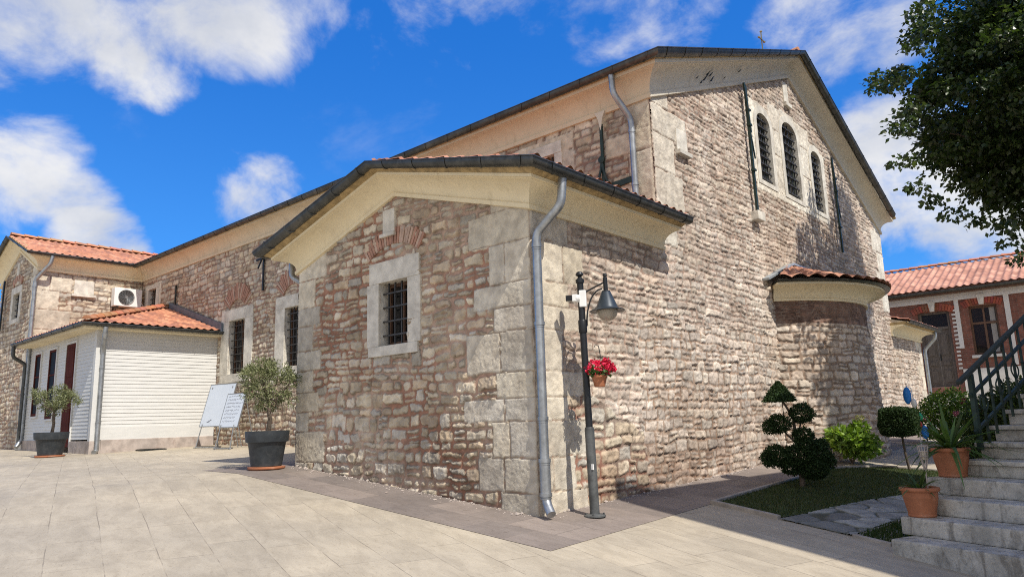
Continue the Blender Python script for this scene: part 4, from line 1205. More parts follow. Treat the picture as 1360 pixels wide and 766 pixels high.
mb = MB(); mb.tube([(.3, .43, .2), (.25, .52, .1), (.1, .54, -.02), (.03, .54, -.3)], .02, 8); mb.build('hose', M['whitepl'], ac)

# ================================================================== whiteboards
def board(name, label, loc, rz, w, hgt, base, seed, lines, mark):
    t = thing(name, label, 'sign board', loc, rz, None)
    lean = math.radians(16)
    Rx = Matrix.Rotation(-lean, 4, 'X')
    fr = MB(); m = Matrix.Translation((0, -.28, base)) @ Rx
    fr.box(-w/2, w/2, 0, .02, 0, hgt, m); b = fr.build('board', M['board'], t, bevel=.004)
    ed = MB()
    for (x0, x1, z0, z1) in ((-w/2-.012, w/2+.012, -.014, 0), (-w/2-.012, w/2+.012, hgt, hgt+.014), (-w/2-.012, -w/2, 0, hgt), (w/2, w/2+.012, 0, hgt)): ed.box(x0, x1, -.005, .026, z0, z1, m)
    ed.build('edge_trim', M['galv'], t)
    lg = MB()
    for s in (-1, 1):
        lg.tube([(s*w*.36, -.30, base+.05), (s*w*.42, -.42, .0)], .012, 8)
        lg.tube([(s*w*.40, -.02, base+hgt*.9), (s*w*.46, .26, .0)], .012, 8)
    lg.tube([(-w*.5, -.42, .012), (w*.5, -.42, .012)], .012, 8)
    lg.build('easel', M['galv'], t)
    tr = random.Random(seed); tx = MB()
    if lines:
        for k in range(lines):
            zz = hgt*(.93-.86*k/lines); x = -w*.40
            while x < w*.40*tr.uniform(.6, 1):
                l = tr.uniform(.02, .05); n = 5
                pts = [m @ Vector((x+l*i/(n-1), -.004, zz+tr.uniform(-.022, .022))) for i in range(n)]
                tx.tube(pts, .0022, 4); x += l+tr.uniform(.006, .02)
            tx.build('line_of_writing', M['ink'], t); tx = MB()
    else:
        for k in range(3):
            x = -w*.25+k*.045
            tx.tube([m @ Vector((x+.02*i, -.004, hgt*.10+.02*k+tr.uniform(-.015, .02))) for i in range(4)], .006, 4)
    if not lines: tx.build('marker_scribble', M['ink'], t)
    return t
board('whiteboard', 'tall bare whiteboard on a metal easel leaning beside the white annex', (-12.18, 2.42, zg(-12.18, 2.42)), math.radians(12), .93, 1.06, .52, 3, 0, True)
board('whiteboard', 'smaller whiteboard full of handwriting on an easel beside the taller bare board', (-11.13, 2.30, zg(-11.13, 2.30)), math.radians(12), .62, .80, .50, 4, 8, False)
mb = MB(); mb.box(-13.55, -13.2, .95, 1.55, zg(-13.4, 1.2)-.01, zg(-13.4, 1.2)+.03)
for k in range(6): mb.box(-13.53+k*.055, -13.51+k*.055, .97, 1.53, zg(-13.4, 1.2)+.03, zg(-13.4, 1.2)+.036)
tag(mb.build('drain_grate', M['iron'], None), 'dark iron drain grate lying at the foot of the white annex wall', 'drain grate')

# ================================================================== foliage
def leaf_cloud(name, P, size, wid, mat, parent, cols, seed=0, flat=.0, droop=0.0, outdir=None, cvar=.35, curl=.15, ow=1.0):
    """many small leaves: each a folded diamond of two triangles each side"""
    r = np.random.default_rng(seed); n = len(P)
    d = r.normal(size=(n, 3))
    if outdir is not None: d = d*.7+outdir*ow
    d[:, 2] -= droop
    d /= np.linalg.norm(d, axis=1)[:, None]
    a = r.normal(size=(n, 3)); a[:, 2] += flat
    s = np.cross(d, a); s /= np.linalg.norm(s, axis=1)[:, None]
    nn_ = np.cross(s, d)
    L = size*r.uniform(.65, 1.25, n)[:, None]; Wd = wid*r.uniform(.7, 1.2, n)[:, None]
    v0 = P; v1 = P+d*L*.45+s*Wd*.5+nn_*L*curl*.5; v2 = P+d*L; v3 = P+d*L*.45-s*Wd*.5+nn_*L*curl*.5
    V = np.stack([v0, v1, v2, v3], 1).reshape(-1, 3)
    b = np.arange(n)*4
    F = np.concatenate([np.stack([b, b+1, b+2], 1), np.stack([b, b+2, b+3], 1)])
    cc = np.array(cols)[r.integers(0, len(cols), n)]*r.uniform(1-cvar, 1+cvar, n)[:, None]
    return np_mesh(name, V, F, mat, parent, np.repeat(cc, 4, 0), smooth=False)
def ball_pts(n, c, rad, r, shell=.5):
    d = r.normal(size=(n, 3)); d /= np.linalg.norm(d, axis=1)[:, None]
    q = (shell+(1-shell)*r.random(n)**.6)[:, None]
    return np.array(c)+d*q*np.array(rad), d

# potted olive trees
def olive(label, loc, s, seed, cr, lean, poth, potw, bare):
    t = thing('potted_olive_tree', label, 'potted tree', loc, 0, 'olive trees in dark planters')
    r = np.random.default_rng(seed)
    mb = MB(); mb.lathe([(potw*.42, 0), (potw*.44, .015), (potw*.44, .035), (potw*.36, .04), (0, .04)], n=36); mb.build('saucer', M['terra'], t, smooth=.5)
    mb = MB(); w = potw/2
    mb.lathe([(w*.68, .04), (w*.72, .05), (w*.88, poth*.68), (w*.90, poth*.70), (w*.99, poth*.71), (w*1.0, poth*.73), (w*1.04, poth*.98), (w*1.04, poth), (w*.97, poth), (w*.95, poth*.9), (0, poth*.9)], n=40)
    mb.build('planter', M['pot'], t, smooth=.5)
    mb = MB(); mb.lathe([(w*.95, poth*.905), (w*.5, poth*.93), (0, poth*.94)], n=24); mb.build('soil', M['soil'], t, smooth=1)
    tr = MB(); top = cr[0]
    base = Vector((0, 0, poth*.9)); mid = Vector((lean[0]*.6, lean[1]*.6, (poth+top[2])*.5)); fork = Vector((lean[0], lean[1], top[2]-cr[1][2]*.75))
    k = Vector((lean[0]*1.5, lean[1], (base.z+fork.z)*.5))
    tr.tube([base, base.lerp(k, .5)+Vector((.012, 0, 0)), k, k.lerp(fork, .55)-Vector((.012, .01, 0)), fork], [.042, .034, .032, .030, .028], 10)
    tips = []
    for i in range(9):
        an = 2*math.pi*i/9+r.uniform(-.3, .3); el = r.uniform(.15, 1.2)
        e = Vector((top[0]+math.cos(an)*math.cos(el)*cr[1][0]*.75, top[1]+math.sin(an)*math.cos(el)*cr[1][1]*.75, top[2]+(math.sin(el)-.35)*cr[1][2]*.8))
        m_ = fork.lerp(e, .5)+Vector((0, 0, -.04))
        tr.tube([fork, m_, e], [.018, .011, .005], 6); tips.append(e)
    tr.build('trunk', M['bark'], t, smooth=1)
    # leaves in sprays around the crown
    P = []; Dd = []
    for i in range(58):
        c, d = ball_pts(1, top, np.array(cr[1])*.93, r, .35)
        c = c[0]
        if r.random() < bare: continue
        n = int(r.uniform(60, 100)); rr_ = r.uniform(.07, .17)*s
        p, dd = ball_pts(n, c, (rr_, rr_, rr_*.8), r, .1)
        P.append(p); Dd.append(dd*.5+d*.8)
    P = np.concatenate(P); Dd = np.concatenate(Dd)
    leaf_cloud('crown', P, .056*s, .016*s, M['leafdull'], t, [(.18, .20, .09), (.23, .245, .13), (.12, .14, .06), (.31, .32, .19), (.085, .10, .045)], seed, .3, .0, Dd)
    return t
zp = zg(-4.95, -.50)+.006
olive('round leafy olive tree in a large dark planter at the church wing corner', (-4.93, -.45, zp), 1.0, 5, ((-.02, 0, 1.26), (.56, .52, .40)), (.04, 0), .56, .62, .0)
za = zg(-13.8, -.8)+.002
olive('sparse grey olive tree in a dark planter by the annex door', (-13.8, -.8, za), 1.05, 8, ((-.02, 0, 1.30), (.56, .52, .38)), (.06, 0), .55, .68, .15)

# ================================================================== street lamp
lx, ly = .40, .46
lz = zg(lx, ly)+.004
LN = Vector((.24, .165, 0)); Lh = LN.normalized()
lamp = thing('street_lamp', 'black street lamp with one bell-shaped shade standing by the church corner', 'street lamp', (lx, ly, lz), math.radians(0))
lamp.rotation_euler = (0, math.radians(-1.1), 0)
mb = MB(); mb.lathe([(.12, 0), (.12, .015), (.085, .03), (0, .03)], n=24)
for k in range(4):
    a = k*math.pi/2+.5; mb.lathe([(.012, .015), (.012, .04), (0, .04)], (.098*math.cos(a), .098*math.sin(a), 0), 6)
mb.build('base_plate', M['lampgrey'], lamp, smooth=.6)
mb = MB(); mb.lathe([(.053, .02), (.053, .93), (.050, .95), (.047, .96)], n=20); mb.build('sleeve', M['lampgrey'], lamp, smooth=.6)
mb = MB(); mb.lathe([(.040, .94), (.038, 2.60), (.050, 2.605), (.050, 2.645), (.040, 2.65), (.025, 2.665), (.022, 2.68), (.046, 2.695), (.046, 2.71), (.030, 2.735), (0, 2.745)], n=20); mb.build('pole', M['lampblack'], lamp, smooth=.6)
mb = MB()
a0 = Vector((0, 0, 2.47)); a1 = LN*1.0+Vector((0, 0, 2.60))
mb.tube([a0+Vector((0, 0, 0)), a1], .010, 8)
pts = [Vector((0, 0, 2.10))+Lh*.045]
for k in range(9):
    t = k/8; pts.append(Lh*(.05+.20*(1-math.cos(t*math.pi/2)))+Vector((0, 0, 2.10+.42*math.sin(t*math.pi/2))))
mb.tube(pts, .009, 8); mb.lathe([(.045, 2.02), (.050, 2.03), (.050, 2.16), (.045, 2.17)], n=16)
mb.build('arm', M['lampblack'], lamp, smooth=.6)
hp = LN*1.0
mb = MB(); mb.lathe([(.0, 2.70), (.022, 2.695), (.026, 2.67), (.018, 2.655), (.026, 2.645), (.026, 2.50), (.05, 2.49), (.052, 2.475)], hp, 18); mb.build('finial', M['lampblack'], lamp, smooth=.6)
mb = MB(); mb.lathe([(.045, 2.485), (.055, 2.475), (.125, 2.30), (.135, 2.285), (.19, 2.268), (.205, 2.258), (.20, 2.252), (.13, 2.262), (.115, 2.28), (.04, 2.46)], hp, 30, cap=False); mb.build('lamp_shade', M['lampblue'], lamp, smooth=.6)
mb = MB(); mb.lathe([(.118, 2.262), (.118, 2.24), (.105, 2.195), (.07, 2.155), (.03, 2.14), (0, 2.137)], hp, 24, cap=False); mb.build('lamp_globe', M['globe'], lamp, smooth=1)
mb = MB(); mb.box(.028, .052, -.05, -.035, .50, .56); mb.build('sticker', M['whitepl'], lamp)
# camera
sc_ = thing('security_camera', 'white box security camera with black lens clamped high on the lamp post', 'security camera', (lx-.055, ly-.02, lz+2.42), math.radians(-150))
sc_.scale = (1.15, 1.15, 1.15)
mb = MB(); mb.box(-.07, -.0, -.03, .03, -.09, .08); mb.build('mount', M['whitepl'], sc_, bevel=.008)
mb = MB(); mb.tube([(-.01, 0, .0), (.03, 0, .0)], .042, 14); mb.box(.02, .07, -.036, .036, -.03, .042); mb.build('housing', M['whitepl'], sc_, bevel=.006)
mb = MB(); mb.box(.07, .135, -.032, .032, -.022, .034); mb.build('lens_hood', M['blackpl'], sc_, bevel=.004)
# flower basket
fb = thing('hanging_flower_pot', 'small terracotta pot of bright red flowers hooked on the lamp post', 'flower pot', (lx+.055, ly+.035, lz+1.50))
mb = MB(); mb.lathe([(.055, -.10), (.06, -.095), (.082, .0), (.092, .005), (.092, .03), (.08, .03), (.075, .01), (0, .01)], Vector((.05, .035, 0)), 22); mb.build('pot', M['terra'], fb, smooth=.5)
mb = MB(); mb.tube([(.05, .035, .02), (.06, .06, .25), (.05, .05, .36), (.02, .03, .38), (.01, .02, .35)], .005, 6); mb.build('hook', M['iron'], fb)
r = np.random.default_rng(21)
p, d = ball_pts(240, (.05, .035, .07), (.15, .15, .07), r, .3); leaf_cloud('leaves', p, .045, .03, M['leaf'], fb, [(.04, .09, .02), (.06, .12, .03)], 22)
P = []; 
for k in range(46):
    c, d = ball_pts(1, (.06, .03, .12), (.18, .18, .085), r, .6)
    p, d = ball_pts(22, c[0], (.025, .025, .02), r, .4); P.append(p)
leaf_cloud('flowers', np.concatenate(P), .030, .026, M['red'], fb, [(.70, .012, .06), (.58, .01, .05), (.78, .03, .10)], 23)

# ================================================================== garden
# kerb, lawn, crazy paving
def polyline_kerb(pts, w, hgt, mb):
    for k in range(len(pts)-1):
        a, b = pts[k], pts[k+1]
        za_, zb_ = zg(*a), zg(*b)
        mb.bar((a[0], a[1], za_+hgt/2-.05), (b[0], b[1], zb_+hgt/2-.05), w, hgt+.1)
mb = MB(); polyline_kerb([(.96, 6.4), (.96, 4.6), (.96, 3.4), (.96, 2.15)], .06, .045, mb); polyline_kerb([(.93, 2.15), (1.86, 1.88)], .06, .045, mb)
polyline_kerb([(2.70, 1.64), (3.08, 1.52)], .05, .03, mb); polyline_kerb([(2.74, 1.66), (2.78, 2.14), (2.86, 2.8)], .04, .02, mb); polyline_kerb([(.96, 6.4), (1.5, 7.3), (2.6, 7.6)], .06, .045, mb)
o = mb.build('kerb', M['kerb'], bevel=.008); o['kind'] = 'structure'
def poly_sheet(name, poly, lift, mat, step=.12, amp=.0, col=None):
    bm = bmesh.new()
    vs = [bm.verts.new((x, y, zg(x, y)+lift)) for (x, y) in poly]
    bm.faces.new(vs)
    me = bpy.data.meshes.new(name); bm.to_mesh(me); bm.free(); me.materials.append(mat)
    o = link(bpy.data.objects.new(name, me)); o['kind'] = 'structure'; return o
lawn = [(.98, 2.18), (1.85, 1.93), (2.02, 2.53), (2.12, 3.2), (2.27, 3.93), (2.50, 4.6), (3.55, 4.9), (3.6, 7.5), (2.6, 7.6), (1.5, 7.3), (.98, 6.4)]
poly_sheet('lawn', lawn, .012, M['lawn'])
def in_poly(x, y, poly):
    c = np.zeros(x.shape, bool); n = len(poly)
    for i in range(n):
        x0, y0 = poly[i]; x1, y1 = poly[(i+1) % n]
        k = ((y0 > y) != (y1 > y)) & (x < (x1-x0)*(y-y0)/(y1-y0+1e-12)+x0)
        c ^= k
    return c
def grass(name, poly, n, hgt, seed, cols):
    r = np.random.default_rng(seed); pa = np.array(poly)
    x = r.uniform(pa[:, 0].min(), pa[:, 0].max(), n); y = r.uniform(pa[:, 1].min(), pa[:, 1].max(), n)
    k = in_poly(x, y, poly); x = x[k]; y = y[k]; z = zgv(x, y)+.01
    n = len(x); a = r.uniform(0, 2*np.pi, n); l = hgt*r.uniform(.5, 1.4, n)
    dx, dy = np.cos(a), np.sin(a); b = r.uniform(0, .6, n)*l
    w = .004
    b0 = np.stack([x-dy*w, y+dx*w, z], 1); b1 = np.stack([x+dy*w, y-dx*w, z], 1); tp = np.stack([x+dx*b, y+dy*b, z+l], 1)
    V = np.stack([b0, b1, tp], 1).reshape(-1, 3); q = np.arange(n)*3
    F = np.stack([q, q+1, q+2], 1)
    cc = np.array(cols)[r.integers(0, len(cols), n)]*r.uniform(.6, 1.3, n)[:, None]
    o = np_mesh(name, V, F, M['leaf'], None, np.repeat(cc, 3, 0), False); o['kind'] = 'stuff'; return o
g_ = grass('grass', lawn, 52000, .028, 31, [(.045, .07, .018), (.065, .085, .025), (.035, .055, .016), (.11, .10, .045), (.05, .075, .02)])
tag(g_, 'short green lawn grass in the shaded bed by the steps', 'grass')
fl = [(1.88, 1.86), (2.35, 1.74), (2.70, 1.64), (2.76, 2.14), (2.84, 2.85), (3.3, 2.6), (3.6, 4.9), (2.50, 4.6), (2.27, 3.93), (2.12, 3.2), (2.02, 2.53)]
def flag_field():
    r = np.random.default_rng(5); cs = r.uniform(0, 1, (64, 2))*np.array((2.0, 3.5))+np.array((1.75, 1.5))
    st = .015; xs = np.arange(1.80, 3.65, st); ys = np.arange(1.55, 4.95, st); X, Y = np.meshgrid(xs, ys)
    wx = X+.05*(vn(X*9, Y*9, 3)-.5); wy = Y+.05*(vn(X*9, Y*9, 8)-.5)
    D_ = np.hypot(wx[..., None]-cs[:, 0], wy[..., None]-cs[:, 1]); so = np.sort(D_, -1); idx = D_.argmin(-1)
    e = so[..., 1]-so[..., 0]; s = sst(e, .018, .034)
    hz = hsh(idx, idx*0+1, 4)
    Z = zgv(X, Y)+.006+s*(.008+.012*hz)+.006*(vn(X*30, Y*30, 2)-.5)
    colr = np.array((.27, .27, .25))*(.55+.8*hz)[..., None]; colr = colr*s[..., None]+np.array((.09, .09, .06))*(1-s[..., None])
    nx, ny = len(xs), len(ys); i, j = np.meshgrid(np.arange(nx-1), np.arange(ny-1)); k = in_poly(xs[i]+st/2, ys[j]+st/2, fl); i = i[k]; j = j[k]
    o = np_mesh('path', np.stack([X, Y, Z], -1).reshape(-1, 3), np.stack([j*nx+i, j*nx+i+1, (j+1)*nx+i+1, (j+1)*nx+i], 1), M['flag'], None, colr.reshape(-1, 3)); o['kind'] = 'structure'
flag_field()
bed = [(2.74, 1.66), (3.08, 1.54), (3.2, 1.9), (3.2, 2.6), (2.86, 2.8), (2.78, 2.14)]
g_ = grass('ground_cover', bed, 2600, .05, 33, [(.03, .06, .015), (.05, .08, .02)]); tag(g_, 'low dark ground cover in the small bed beside the bottom step', 'ground cover')
lawn2 = [(1.5, 10.2), (6.5, 9.0), (7.0, 17.5), (1.6, 17.5)]
poly_sheet('lawn', lawn2, .012, M['lawn'])
g_ = grass('grass', lawn2, 60000, .05, 34, [(.10, .20, .03), (.08, .16, .025), (.14, .22, .04)]); tag(g_, 'bright sunny lawn grass beyond the apse before the brick house', 'grass')

def bush_leaves(parent, blobs, n, size, wid, cols, seed, mat='leaf', name='leaves', shell=.55, flat=.4):
    r = np.random.default_rng(seed); P = []; D_ = []
    tot = sum(b[1][0]*b[1][1]*b[1][2] for b in blobs)**(1/1)
    ar = [max(.01, b[1][0]*b[1][2]) for b in blobs]
    for (c, rad), a in zip(blobs, ar):
        p, d = ball_pts(int(n*a/sum(ar)), c, rad, r, shell); bz = .86+.28*vn(d[:, 0]*3+9+c[0]*7, d[:, 2]*3+d[:, 1]*2+9, 5); p = np.array(c)+(p-np.array(c))*bz[:, None]; P.append(p+r.normal(size=p.shape)*.012); D_.append(d)
    return leaf_cloud(name, np.concatenate(P), size, wid, M[mat], parent, cols, seed+1, flat, 0, np.concatenate(D_), ow=.3 if mat == 'leafdull' else .8)
DK = [(.022, .045, .014), (.030, .06, .018), (.018, .034, .012), (.045, .075, .022)]
# cloud pruned topiary: D is distance along the axis, so sizes come from pixels / 948 * distance
tp = thing('topiary_tree', 'dark cloud-pruned topiary with a conical top in the lawn bed', 'topiary', (1.28, 4.22, zg(1.28, 4.22)))
mb = MB()
mb.tube([(0, 0, 0), (.01, 0, .3), (-.03, .02, .6), (-.05, .04, .95), (-.16, -.08, 1.25)], [.04, .035, .028, .02, .014], 8)
mb.tube([(-.03, .02, .6), (-.12, -.06, .72), (-.2, -.1, .85)], [.018, .013, .01], 6); mb.tube([(-.03, .02, .62), (.02, .04, .8), (.06, .05, .92)], [.018, .012, .01], 6)
mb.tube([(0, 0, .15), (.12, .08, .3), (.2, .15, .4)], [.02, .014, .01], 6)
mb.build('trunk', M['bark'], tp, smooth=1)
blobs = [((-.20, -.13, .88), (.155, .155, .13)), ((-.30, -.20, .84), (.10, .10, .10)), ((.07, .05, 1.02), (.16, .15, .14)), ((.06, .04, .70), (.145, .14, .115)),
         ((.0, 0, .42), (.22, .22, .17)), ((.20, .14, .44), (.17, .17, .17)), ((-.26, -.18, .44), (.17, .17, .15)), ((.12, .08, .25), (.20, .20, .15)), ((-.1, -.08, .3), (.15, .15, .13)), ((.31, .21, .36), (.10, .10, .11)), ((-.34, -.24, .40), (.11, .11, .10)), ((.1, .0, .58), (.14, .14, .10)), ((.24, .17, .57), (.10, .10, .08)), ((.20, .05, .24), (.15, .15, .12))]
bush_leaves(tp, blobs, 30000, .030, .019, DK, 41, 'leafdull', 'foliage', .72)
r = np.random.default_rng(44)
hh_ = r.random(9000)**1.5; an = r.uniform(0, 2*np.pi, 9000); rad_ = (.015+.215*(1-hh_**1.25))*r.uniform(.0, 1.03, 9000)**.5
p = np.stack([-.17+rad_*np.cos(an), -.10+rad_*np.sin(an), 1.20+.27*hh_], 1)
leaf_cloud('cone_top', p, .028, .018, M['leafdull'], tp, DK, 45, .4)
# hydrangea
hy = thing('hydrangea_bush', 'bright yellow-green hydrangea bush in sun at the foot of the apse', 'bush', (1.02, 7.35, zg(1.02, 7.35)))
bush_leaves(hy, [((0, 0, .42), (.34, .34, .22)), ((.12, .05, .30), (.34, .34, .22)), ((-.18, -.1, .50), (.20, .2, .14)), ((.16, .12, .62), (.14, .14, .10))], 1500, .10, .07, [(.20, .32, .05), (.28, .40, .07), (.13, .22, .04), (.10, .17, .03)], 51, 'leaf', 'leaves', .35)
mb = MB()
for k in range(9):
    a = k*.7; mb.tube([(0, 0, 0), (.12*math.cos(a), .12*math.sin(a), .25), (.24*math.cos(a), .24*math.sin(a), .5)], [.010, .008, .005], 5)
mb.build('stems', M['bark'], hy)
r = np.random.default_rng(53); p, d = ball_pts(160, (.16, .12, .78), (.10, .10, .06), r, .5); leaf_cloud('flower_head', p, .03, .025, M['leaf'], hy, [(.50, .46, .28), (.42, .42, .2)], 54)
# lollipop tree
lo_ = thing('lollipop_tree', 'small dark box-headed standard tree on a thin stem in the lawn', 'topiary', (1.92, 7.3, zg(1.92, 7.3)))
mb = MB(); mb.tube([(0, 0, 0), (-.03, -.02, .3), (-.05, -.04, .75)], [.022, .02, .016], 8); mb.build('trunk', M['bark'], lo_, smooth=1)
r = np.random.default_rng(56)
q = r.uniform(-1, 1, (20000, 3)); kx = r.integers(0, 3, 20000); q[np.arange(20000), kx] = np.sign(q[np.arange(20000), kx])*r.uniform(.75, 1.05, 20000); q = q/np.maximum(1, (np.abs(q)**3.2).sum(1)**(1/3.2))[:, None]*(.9+.16*vn(q[:, 0]*3+9, q[:, 1]*3+q[:, 2]*2+9, 2))[:, None]; q[:5000] *= r.uniform(.3, .9, (5000, 1)); p = q*np.array((.30, .30, .24))+np.array((-.06, -.05, .80))
leaf_cloud('foliage', p, .035, .022, M['leafdull'], lo_, DK, 57, .4)
# sunny bush beyond
sb = thing('flowering_bush', 'sunlit green bush with a few pink flowers before the brick house', 'bush', (1.55, 12.6, zg(1.55, 12.6)))
bush_leaves(sb, [((0, 0, .75), (.62, .6, .42)), ((.35, .2, .55), (.55, .5, .40)), ((-.3, -.1, .5), (.45, .45, .38)), ((.1, 0, 1.0), (.42, .4, .25))], 5200, .075, .045, [(.10, .17, .03), (.15, .23, .045), (.06, .11, .02), (.20, .27, .06)], 61, 'leaf', 'leaves', .5)
r = np.random.default_rng(63)
for k in range(7):
    c, d = ball_pts(1, (.15, 0, .62), (.68, .62, .4), r, .95); p, d = ball_pts(130, c[0], (.06, .06, .05), r, .2)
    leaf_cloud('flower_cluster', p, .035, .03, M['red'], sb, [(.62, .25, .28), (.6, .12, .18)], 64+k)
mb = MB()
for k in range(7):
    a = k*.9; mb.tube([(0, 0, 0), (.2*math.cos(a), .2*math.sin(a), .4), (.4*math.cos(a), .4*math.sin(a), .8)], [.02, .014, .008], 5)
mb.build('stems', M['bark'], sb)
# pinwheel
pw = thing('garden_ornament', 'thin garden stake hung with blue, green and red ornaments near the sunny bush', 'garden ornament', (1.62, 9.6, zg(1.62, 9.6)))
mb = MB(); mb.tube([(0, 0, 0), (.01, 0, .62), (-.05, 0, 1.32), (-.13, 0, 1.36)], .009, 6); mb.build('stake', M['whitepl'], pw)
for (dx, z, rx, rz, mt) in ((-.13, 1.17, .075, .17, 'blue'), (-.03, 1.02, .05, .09, 'whitepl'), (.03, .76, .07, .085, 'greenp'), (.02, .60, .05, .07, 'redp'), (.10, .46, .065, .13, 'blue')):
    mb = MB(); mb.lathe([(rx*math.sin(math.pi*k/9), -rz*math.cos(math.pi*k/9)) for k in range(10)], (dx, 0, z), 12)
    mb.tube([(dx, 0, z+rz), (0, 0, z+rz+.03)], .004, 5); mb.build('hanging_drop', M[mt], pw, smooth=.8)

# ================================================================== stairs
SU = Vector((.375, .927, 0)); SE = Vector((.927, -.375, 0))
SP = Vector((3.16, 1.21, -.26))
RISE, RUN, NST = .16, .30, 13
stair = thing('staircase', 'weathered pale stone steps rising at the right edge of the courtyard', 'staircase', (0, 0, 0))
left_ext = [0, .10, .17, .20, .03, .04, .05, .06, .06, .06, .06, .06, .06]
z0 = -.13
def smat(o): return Matrix(((SE.x, SU.x, 0, o.x), (SE.y, SU.y, 0, o.y), (0, 0, 1, o.z), (0, 0, 0, 1)))
ms = smat(Vector((3.16, 1.21, 0)))
for k in range(NST):
    zt = z0+RISE*k
    mb = MB(); l = -left_ext[k]
    if k < 4:
        mb.box(l, 2.35, k*RUN, (k+1)*RUN+.05 if k < NST-1 else k*RUN+1.6, zt-RISE-(.12 if k == 0 else -.001), zt, ms)
        mb.build('step', M['stepstone'], stair, bevel=.016)
    else:
        d1 = (k+1)*RUN+.05 if k < NST-1 else k*RUN+1.6
        mb.box(l+.035, 2.35, k*RUN+.035, d1, zt-RISE+.001, zt-.046, ms)
        mb.box(l, 2.35, k*RUN-.005, d1, zt-.045, zt, ms)
        mb.build('step', M['stepstone'], stair, bevel=.012)
mb = MB()
mb.prism([ms @ Vector((.12, .2, -.6)), ms @ Vector((.12, .2, -.35)), ms @ Vector((.12, NST*RUN-.3, z0+RISE*(NST-1)-.40)), ms @ Vector((.12, NST*RUN+1.1, z0+RISE*(NST-1)-.40)), ms @ Vector((.12, NST*RUN+1.1, -.6))], SE*2.2)
mb.build('stair_body', M['kerb'], stair)
# railing
rail = thing('stair_railing', 'slate-green iron railing with curled pickets along the stone steps', 'railing', (0, 0, 0))
def sp(k, e, z): return Vector((3.16, 1.21, 0))+SU*(k*RUN)+SE*e+Vector((0, 0, z0+RISE*k+z))
mb = MB()
mb.bar(sp(3.75, .12, .80), sp(12.4, .12, .80), .055, .04)
mb.build('handrail', M['rail'], rail, bevel=.01)
mb = MB()
for h in (.22, .58): mb.bar(sp(4.3, .12, h), sp(12.4, .12, h), .03, .03)
mb.build('stringer', M['irongreen'], rail)
for k in (4.45, 12.3):
    mb = MB(); mb.bar(sp(k, .12, -.1 if k > 5 else 0.02), sp(k, .12, .78), .045, .045, SU); mb.build('post', M['irongreen'], rail)
k = 5.0; i_ = 0
while k < 12.2:
    mb = MB()
    mb.bar(sp(k, .12, .0), sp(k, .12, .78), .020, .020, SU)
    if i_ % 2 == 0:   # curl
        c = sp(k, .12, .40)
        for s in (-1, 1):
            mb.tube([c+SU*(s*(.012+.055*math.sin(t*.55)))+Vector((0, 0, s*(-.09+.03*t))) for t in range(7)], .008, 6)
    else:
        mb.lathe([(.0, -.03), (.022, 0), (0, .03)], sp(k, .12, .40), 8)
    mb.build('picket', M['irongreen'], rail); k += .52; i_ += 1

# pots on the steps
def terra_pot(name, label, loc, w, hgt, s):
    t = thing(name, label, 'potted plant', loc, 0, 'terracotta pots on the steps')
    mb = MB(); r_b = w*.34
    mb.lathe([(r_b, 0), (r_b*1.06, .01), (r_b*1.06, hgt*.07), (r_b*1.02, hgt*.09), (w*.435, hgt*.62), (w*.445, hgt*.66), (w*.44, hgt*.68), (w*.455, hgt*.84), (w*.50, hgt*.87), (w*.515, hgt*.92), (w*.50, hgt*.99), (w*.45, hgt), (w*.42, hgt*.93), (0, hgt*.92)], n=36)
    mb.build('pot', M['terra'], t, smooth=.5)
    mb = MB(); mb.lathe([(w*.42, hgt*.925), (w*.2, hgt*.96), (0, hgt*.97)], n=20); mb.build('soil', M['soil'], t, smooth=1)
    return t
def blades(t, n, L, base, seed, wid, cols, el=(.2, 1.35)):
    r = np.random.default_rng(seed); V = []; F = []; Cc = []
    for k in range(n):
        a = r.uniform(0, 2*np.pi); e = r.uniform(*el); l = L*r.uniform(.6, 1.1); sag = r.uniform(.15, .7)*l*math.cos(e)
        c = np.array(cols[r.integers(0, len(cols))])*r.uniform(.7, 1.25); m_ = 7
        s = np.array((-math.sin(a), math.cos(a), 0)); b0 = len(V)
        for i in range(m_+1):
            u = i/m_; x = l*u*math.cos(e); zz = l*u*math.sin(e)-sag*u*u*1.3
            w_ = wid*(.6+1.4*u if u < .3 else 1.02*(1-(u-.3)/.7)**.8+.0)
            ctr = np.array((math.cos(a)*(x+.02), math.sin(a)*(x+.02), base+zz))
            for q in (-1, 0, 1): V.append(ctr+s*w_*.5*q+np.array((0, 0, -.15*w_ if q == 0 else 0))); Cc.append(c)
        for i in range(m_):
            for q in (0, 1): F.append((b0+i*3+q, b0+i*3+q+1, b0+(i+1)*3+q+1, b0+(i+1)*3+q))
    np_mesh('blades', V, F, M['leaf'], t, np.array(Cc), True)
pA = ms @ Vector((-.06, 3*RUN+.22, z0+3*RISE+.001))
t1 = terra_pot('terracotta_pot', 'terracotta pot with a big spiky yucca on the fourth step', pA, .36, .285, 1)
blades(t1, 64, .66, .27, 71, .042, [(.055, .10, .025), (.08, .14, .035), (.10, .17, .05)], (.0, 1.25))
pB = ms @ Vector((.02, 1*RUN+.16, z0+1*RISE+.001))
t2 = terra_pot('terracotta_pot', 'terracotta pot with a sparse low spiky plant on the second step', pB, .34, .27, 1)
blades(t2, 22, .36, .25, 72, .030, [(.06, .10, .03), (.09, .14, .05)], (.25, 1.1))
gt = thing('wire_candle_stake', 'pale wire candle stake stuck in the lower terracotta pot', 'candle stake', (pB.x+.07, pB.y+.02, pB.z+.25))
mb = MB()
mb.tube([(0, 0, 0), (0, 0, .2)], .006, 6)
for k in range(6):
    a = k*math.pi/3; mb.tube([(0, 0, .12), (.035*math.cos(a), .035*math.sin(a), .3), (.045*math.cos(a), .045*math.sin(a), .40)], .004, 5)
